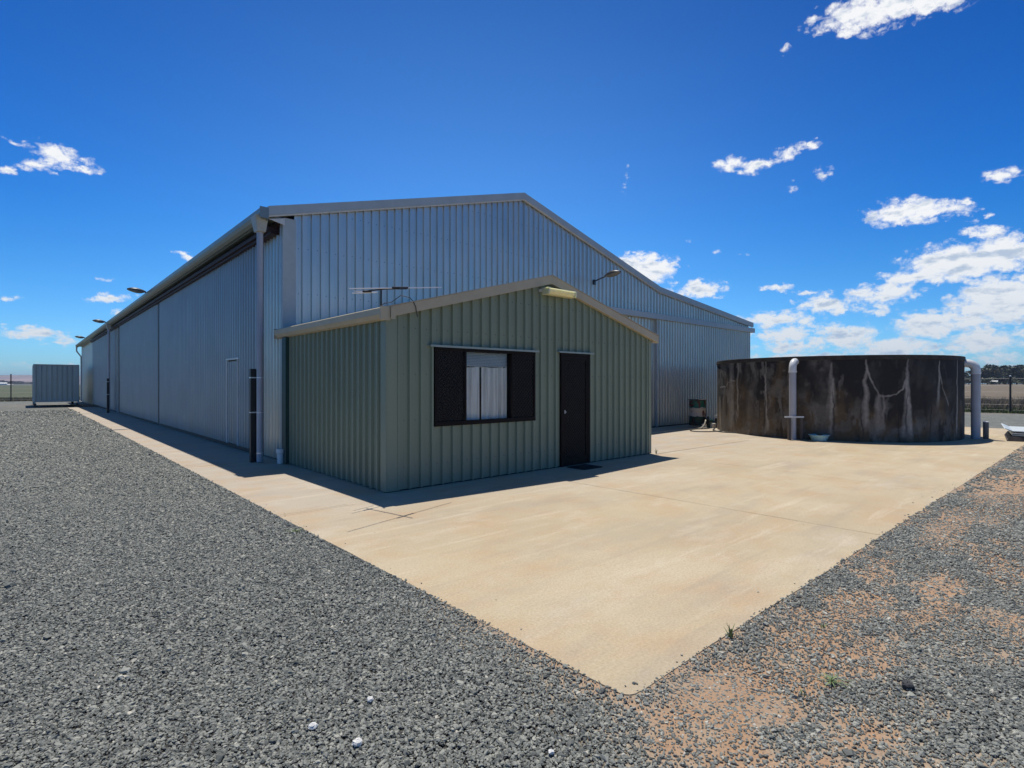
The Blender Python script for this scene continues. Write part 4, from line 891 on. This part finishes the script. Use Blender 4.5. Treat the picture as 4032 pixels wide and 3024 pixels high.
# ------------------------------------------------------------------ drum, blocks, pump, hoses
dx_,dy_=18.62,10.45
dr_=empty('steel_drum',(dx_,dy_,.07),'old steel drum with flaking green, cream and red paint beside the tank','drum')
pr_=[(.001,.0),(.29,.0),(.30,.01),(.30,.30),(.312,.32),(.30,.34),(.30,.60),(.312,.62),(.30,.64),(.30,.89),(.305,.90),(.305,.915),(.29,.915),(.285,.895),(.001,.895)]
mb=MB(); mb.lathe(pr_,(0,0,0),40); b=mb.build('drum_shell',M['drum'],smooth=True); b.parent=dr_
mb=MB(); mb.lathe([(.001,.93),(.33,.93),(.335,.945),(.33,.96),(.001,.965)],(0,0,0),32); b=mb.build('lid',M['wood'],smooth=True); b.parent=dr_
for k,(bx,by,rz,lab) in enumerate(((18.40,10.05,.3,'white masonry block under the left side of the drum'),(18.72,9.88,-.2,'white masonry block nearer the tank, right of the drum'))):
    mb=MB(); mb.box(bx-.13,bx+.13,by-.07,by+.07,0,.16,rz); tag(mb.build('masonry_block',M['brick'],bevel=.008),lab,'block')
pm=empty('water_pump',(18.62,9.98,0),'small dark green water pump on the concrete in front of the drum','pump')
mb=MB(); mb.box(18.52,18.66,9.93,10.07,.02,.14); mb.tube([(18.46,9.99,.24),(18.72,9.99,.24)],.095,16); mb.build('pump_body',M['dgreen'],pm,smooth=True)
mb=MB(); mb.tube([(18.44,9.99,.24),(18.455,9.99,.24)],.11,16); mb.tube([(18.56,9.99,.3),(18.56,9.99,.42)],.03,10); mb.each('pump_flange',M['black'],pm)
vp=empty('standpipe',(18.84,9.82,0),'black standpipe with a white cap between drum and tank','pipe')
mb=MB(); mb.tube([(18.84,9.82,0),(18.84,9.82,.42)],.055,14); mb.build('pipe',M['black'],vp,smooth=True)
mb=MB(); mb.tube([(18.80,9.76,.36),(18.80,9.76,.47)],.07,14); mb.build('cap',M['white'],vp,smooth=True)
def crv(pts,k=8):
    P=[Vector(p) for p in pts]; out=[]
    for i in range(len(P)-1):
        p0=P[max(i-1,0)];p1=P[i];p2=P[i+1];p3=P[min(i+2,len(P)-1)]
        for j in range(k):
            t_=j/k; out.append(.5*((2*p1)+(p2-p0)*t_+(2*p0-5*p1+4*p2-p3)*t_*t_+(3*p1-p0-3*p2+p3)*t_**3))
    return out+[P[-1]]
def hose(pts,r,mat,label): mb=MB(); mb.tube(crv(pts),r,8); return tag(mb.build('garden_hose',mat,smooth=True),label,'hose')
hose([(11.4,10.6,.015),(13.2,10.3,.015),(15.05,10.02,.015),(16.47,10.12,.015),(17.45,10.15,.015),(18.0,10.1,.02),(18.3,9.9,.02)],.016,M['hose_pale'],'pale hose lying along the edge of the shed shadow towards the drum')
hose([(18.2,9.75,.02),(17.4,9.95,.02),(16.85,9.7,.02),(16.7,9.35,.02),(17.05,9.05,.02),(17.6,9.0,.02),(18.1,9.1,.02),(18.5,9.1,.02),(18.6,9.35,.02)],.016,M['hose_dark'],'dark hose looped on the sunlit concrete in front of the drum')
hose([(18.3,9.6,.02),(17.7,9.35,.02),(17.3,9.0,.02),(17.15,8.6,.02),(17.2,8.2,.02),(17.08,7.8,.02),(16.88,7.42,.02),(16.75,7.1,.02)],.018,M['hose_dark'],'dark hose running along the foot of the tank wall')
hose([(18.30,9.95,.30),(18.20,9.9,.26),(18.08,9.9,.12),(17.95,9.95,.03),(17.8,9.98,.02)],.024,M['hose_pale'],'short thick pale hose coming down out of the drum pump')
mb=MB(); ring=[(18.02+.0,8.95,.0)]; cc=Vector((17.98,9.02,.15)); ra=[cc+dv*(.12*math.cos(a_))+Vector((0,0,.12*math.sin(a_))) for a_ in np.linspace(0,2*PI*1.6,40)]
mb.tube([p+Vector((.0006*i_,0,0)) for i_,p in enumerate(ra)],.016,8); tag(mb.build('hose_coil',M['hose_pale'],smooth=True),'small pale coil of hose leaning on the tank base','hose')

# ------------------------------------------------------------------ white trays at the right edge
tr_=empty('metal_tray',(21.5,1.9,0),'stack of white sheet metal trays on a dark base at the right edge','tray')
mb=MB(); mb.add([(20.50,2.10,.0),(23.0,2.42,0),(23.6,1.2,0),(20.9,.7,0),(20.56,2.04,.13),(22.95,2.34,.13),(23.5,1.2,.13),(20.95,.75,.13)],[(0,1,2,3),(4,5,6,7),(0,1,5,4),(1,2,6,5),(2,3,7,6),(3,0,4,7)]); mb.build('base',M['wood'],tr_)
U=Vector((-.05,.995,0)); V=Vector((.98,.14,0))
def tray(z,off,tilt,n):
    mb=MB(); o_=Vector((20.62+off,2.0,z)); w=2.3; L=-1.5
    def P(a,b,h): p=o_+V*a+U*b; return (p.x,p.y,z+h+tilt*a*.0-tilt*b*.5*0)
    mb.add([P(0,0,0),P(w,0,.0),P(w,L,.0),P(0,L,0),P(0,0,.025),P(w,0,.025),P(w,L,.025),P(0,L,.025)],[(0,1,2,3),(4,5,6,7),(0,1,5,4),(1,2,6,5),(2,3,7,6),(3,0,4,7)])
    return mb.build('tray_sheet',M['wtray'],tr_)
tray(.15,.05,0,0); tray(.20,.0,0,0); tray(.26,.02,0,0)
mb=MB()
def Q(a,b,z): p=Vector((20.62,2.0,0))+V*a+U*b; return (p.x,p.y,z)
# raised end flange: thin curved plate along the left (far-to-near) edge
fl=[]
for k in range(7):
    a_=k/6*2.3; fl+= [Q(a_,.02,.27),Q(a_,.16,.34+.02*k/6),Q(a_,.14,.35+.02*k/6),Q(a_,-.01,.29)]
mb.add(fl,[(4*k+i_,4*k+(i_+1)%4,4*(k+1)+(i_+1)%4,4*(k+1)+i_) for k in range(6) for i_ in range(4)]+[(0,1,2,3)])
mb.build('end_flange',M['wtray'],tr_)

# ------------------------------------------------------------------ fences
def fence(name,p0,p1,posts,h,label):
    e=empty(name,(posts[0][0],posts[0][1],0),label,'fence')
    for (x,y,hh) in posts:
        mb=MB(); mb.tube([(x,y,-.1),(x,y,hh)],.045,8); po_=mb.build('post',M['steelpost'],e)
        mb=MB(); mb.lathe([(.001,hh+.03),(.05,hh+.01),(.055,hh-.02)],(x,y,0),8); mb.build('cap',M['white'],po_)
    mb=MB(); 
    for z in (.15,.45,.8,1.15,1.5,h-.1): mb.tube([(p0[0],p0[1],z),(p1[0],p1[1],z)],.004,4)
    mb.build('wires',M['wire'],e); return e
ys_=[4.05-4.5*i for i in range(-3,3)]
fence('wire_fence',(40.95,22),(40.95,-5),[(40.95,y,2.05) for y in ys_],2.0,'wire fence with dark steel posts along the gravel right of the tank')
xs_=[-.85-4.2*i for i in range(-2,3)]
fence('wire_fence',(8,68.9),(-10,68.9),[(x,68.9,2.55) for x in xs_],2.4,'wire fence with one thin post seen left of the container')

# ------------------------------------------------------------------ grasses
def blades(n,region,hmin,hmax,w,name,mat,label):
    V_=np.zeros((n,3,3)); x=np.random.uniform(region[0],region[1],n); y=np.random.uniform(region[2],region[3],n)
    nn_=fbm(x*.8,y*.8,17); h=(hmin+(hmax-hmin)*np.random.rand(n))*(.4+1.2*nn_); a=np.random.rand(n)*6.28; l=np.random.normal(0,.25,(n,2))*h[:,None]
    V_[:,0]=np.stack([x-np.cos(a)*w,y-np.sin(a)*w,-.05+0*x],-1); V_[:,1]=np.stack([x+np.cos(a)*w,y+np.sin(a)*w,-.05+0*x],-1); V_[:,2]=np.stack([x+l[:,0],y+l[:,1],h-.05],-1)
    me=bpy.data.meshes.new(name); me.from_pydata(V_.reshape(-1,3).tolist(),[],np.arange(3*n).reshape(-1,3).tolist()); me.materials.append(mat)
    o=bpy.data.objects.new(name,me); COL.objects.link(o); tag(o,label,kind='stuff'); return o
blades(26000,(41.6,62,-8,16),.25,.7,.018,'dry_grass',M['drygrass'],'dry brown grass beyond the right fence')
blades(9000,(40.5,43.2,-8,16),.10,.38,.02,'green_grass',M['greengrass'],'strip of green grass at the foot of the right fence')
blades(12000,(-14,6,69.0,82),.1,.35,.02,'paddock_grass',M['drygrass'],'low grass beyond the left fence')

# ------------------------------------------------------------------ weeds and loose stones
def weed(x,y,n,h,spread,label,z=-.01):
    e=MB()
    for i_ in range(n):
        a_=random.random()*6.28; lean=random.uniform(.1,1)*spread; hh=h*random.uniform(.5,1); w=.0022+h*.028
        p=Vector((x+random.uniform(-.01,.01),y+random.uniform(-.01,.01),z)); d_=Vector((math.cos(a_),math.sin(a_),0)); sd_=Vector((-d_.y,d_.x,0)); vs=[]
        for k in range(5):
            t_=k/4; c_=p+d_*(lean*t_*t_)+Vector((0,0,hh*(t_-.25*t_*t_*(lean/max(h,.01))))); ww=w*(1-t_)*(.4+t_*1.6)+.0008; vs+=[tuple(c_+sd_*ww),tuple(c_-sd_*ww)]
        e.add(vs,[(2*k,2*k+1,2*k+3,2*k+2) for k in range(4)])
    return tag(e.build('weed',M['weed']),label,'weed',)
weed(3.33,1.64,16,.11,.06,'upright green weed growing at the front edge of the concrete apron')
weed(3.25,1.04,26,.045,.11,'low spreading green weed in the gravel right of the apron')
weed(3.0,1.09,6,.04,.025,'tiny weed on bare soil beside the low spreading weed')
weed(3.93,1.31,6,.045,.03,'small dark weed in the orange soil patch near the apron edge')
weed(2.19,5.95,26,.06,.16,'dark green weed in the gravel at the left edge of the apron')
weed(10.76,7.06,12,.16,.07,'small dark weed at the right corner of the office',z=0)
def rock(x,y,r,mat,label,name,flat=.6,sd=1,z=0):
    rnd=random.Random(sd); mb=MB(); mb.lathe([(.001,-1)]+[(math.cos(a_),math.sin(a_)) for a_ in np.linspace(-1.2,1.2,6)]+[(.001,1)],(0,0,0),9)
    mb.v=[tuple(c_*r*rnd.uniform(.72,1.2)*(flat if k==2 else 1)+(x,y,z)[k] for k,c_ in enumerate(v)) for v in mb.v]
    return tag(mb.build(name,mat),label,'stone')
for k,(x,y,r,l) in enumerate(((1.01,2.52,.022,'white quartz lump on the grey gravel, leftmost of the near white stones'),(1.11,2.27,.024,'large white quartz lump in the gravel, nearest the camera on the left'),(1.31,2.54,.018,'small white stone in the gravel left of the apron tip'),(1.71,1.65,.014,'tiny white stone in the gravel below the apron tip'))): rock(x,y,r,M['whitestone'],l,'white_stone',.6,k+3)
rock(3.50,.75,.032,M['darkstone'],'dark round stone on the gravel at lower right','dark_stone',.6,9)

# ------------------------------------------------------------------ trees and farm buildings far off
def pxdir(px): a_=math.radians(48.1)-math.atan((px-2016)/2145.); return Vector((math.cos(a_),math.sin(a_),0))
def tree(px,depth,H,wd,label,mat,group,name='gum_tree',nl=900,zb=1.2,sd=0,trunk=True,leaf=.045):
    rnd=np.random.RandomState(sd+17); d_=pxdir(px); dist=depth/d_.dot(Vector((fw[0],fw[1],0))); b=d_*dist
    e=empty(name,(b.x,b.y,zb),label,'tree',group)
    mb=MB(); mb.tube([(b.x,b.y,zb-.3),(b.x+.1,b.y,zb+H*.3),(b.x-.15,b.y+.1,zb+H*.62)],[H*.035,H*.026,H*.012],7)
    cl=[]
    for k in range(11):
        a_=rnd.rand()*6.28; rr=wd*.5*rnd.uniform(.2,.95); zc=H*rnd.uniform(.30,.88); 
        if zc>H*.7: rr*=.6
        c_=(b.x+rr*math.cos(a_),b.y+rr*math.sin(a_),zb+zc); cl.append((c_,wd*rnd.uniform(.13,.24),H*rnd.uniform(.07,.13)))
        if k<6: mb.tube([(b.x,b.y,zb+H*rnd.uniform(.25,.5)),c_],[H*.015,H*.004],5)
    mb.build('trunk',M['bark'],e)
    n=nl; per=n//len(cl); pts=[]
    for c_,rw,rh in cl:
        v=rnd.normal(size=(per,3)); v/=np.linalg.norm(v,axis=1)[:,None]; v*=rnd.uniform(.45,1.05,(per,1)); pts.append(np.array(c_)+v*np.array([rw,rw,rh]))
    P=np.concatenate(pts); n=len(P); s_=H*leaf; A_=rnd.normal(size=(n,3)); A_/=np.linalg.norm(A_,axis=1)[:,None]; B_=rnd.normal(size=(n,3)); B_-=A_*(A_*B_).sum(1)[:,None]; B_/=np.linalg.norm(B_,axis=1)[:,None]
    V_=np.stack([P-A_*s_*1.3,P-B_*s_*.7,P+A_*s_*1.3,P+B_*s_*.7],1).reshape(-1,3)
    me=bpy.data.meshes.new('crown'); me.from_pydata(V_.tolist(),[],np.arange(4*n).reshape(-1,4).tolist()); me.materials.append(mat); o=bpy.data.objects.new('crown',me); COL.objects.link(o); o.parent=e; o.matrix_parent_inverse=Matrix.Translation(-e.location); return e
TL=[(3790,238,5.6,9,'gum tree just showing between the tank and its right hand pipe'),(3815,232,6.0,9,'dark gum tree directly behind the right hand pipe'),(3852,236,5.6,9,'lower tree right of the thick tank pipe'),(3888,228,7.0,12,'broad gum tree with rounded crown right of the thick tank pipe'),(3925,236,8.6,13,'tallest gum tree of the treeline, with wispy top'),(3958,230,6.9,11,'gum tree with flat crown left of the right fence post'),(3985,236,6.0,9,'small gum tree directly behind the right fence post'),(4003,228,7.8,11,'gum tree right of the fence post with a tufted top'),(4030,234,7.2,12,'gum tree cut by the right edge of the picture'),(4068,230,7.5,13,'gum tree past the right edge'),(4120,233,7.,13,'gum tree well past the right edge')]
for k,(px,dp,H,wd,l) in enumerate(TL): tree(px,dp,H*1.16,wd,l,M['leaf'] if k%3 else M['leaf2'],'gum trees in the line beyond the right paddock',sd=k,zb=.9,nl=1500)
# understorey scrub in front of the trunks
for k,px in enumerate((3800,3835,3868,3905,3942,3972,4006,4036,4075)):
    tree(px,224+k%3,3.6+.6*(k%2),13,'dark low shrub '+['behind the bend of the tank pipe','behind the thick tank pipe','just right of the thick tank pipe','under the broad gum tree','under the tallest gum tree','left of the fence post under the treeline','right of the fence post under the treeline','at the right edge under the treeline','past the right edge under the treeline'][k],M['leaf'],'shrubs below the right treeline',name='shrub',sd=40+k,zb=.8,nl=1100,leaf=.075)
for k in range(12):
    px=-30+k*14; tree(px,700+(k*37)%60,5.2+(k*7)%3-.2*k,22,'small dark tree in the low line beyond the left paddock',M['leaf_far'],'trees beyond the left paddock',name='distant_tree',sd=70+k,zb=.2,nl=420,leaf=.085)
def farmhouse(px,depth,w,h,zb,label):
    d_=pxdir(px); dist=depth/d_.dot(Vector((fw[0],fw[1],0))); b=d_*dist; e=empty('farm_building',(b.x,b.y,zb),label,'building'); a_=math.atan2(d_.y,d_.x)+PI/2
    mb=MB(); mb.box(b.x-w/2,b.x+w/2,b.y-w*.25,b.y+w*.25,zb-1,zb+h*.6,a_,(b.x,b.y)); mb.build('wall',M['white'],e)
    mb=MB(); R_=[(-w*.28,h*.6),(0,h),(w*.28,h*.6)]; mb.prism([(b.y+p_,zb+q_) for p_,q_ in R_],'x',b.x-w*.52,b.x+w*.52)
    cs,sn=math.cos(a_),math.sin(a_); mb.v=[(b.x+(x-b.x)*cs-(y-b.y)*sn,b.y+(x-b.x)*sn+(y-b.y)*cs,z) for x,y,z in mb.v]; mb.build('roof',M['white'],e)
farmhouse(0,640,12,3.2,0.2,'white roofed farm building at the far left edge below the hills'); farmhouse(22,670,9,1.6,-.2,'low pale farm building between the left trees and paddock'); farmhouse(3912,222,2.6,1.0,2.0,'small pale roof in front of the right treeline')

# ------------------------------------------------------------------ air
hz=bpy.data.materials.new('haze_air'); hz.use_nodes=True; hn=N(hz); hn.n.remove(hn.n['Principled BSDF'])
pvn=hn.new('ShaderNodeVolumePrincipled',{'Color':(.62,.74,.95,1),'Density':.00024,'Anisotropy':.2}); hn.l.new(pvn.outputs[0],hn.n['Material Output'].inputs['Volume'])
mb=MB(); mb.box(-2500,5200,-2500,5200,-8,62); hb=mb.build('haze',hz); tag(hb,kind='stuff')

# ------------------------------------------------------------------ render settings
scn.view_settings.view_transform='Standard'; scn.view_settings.look='None'; scn.view_settings.exposure=0; scn.view_settings.gamma=1
scn.render.engine='CYCLES'
try: scn.cycles.max_bounces=8; scn.cycles.volume_bounces=0; scn.cycles.transparent_max_bounces=12
except Exception: pass
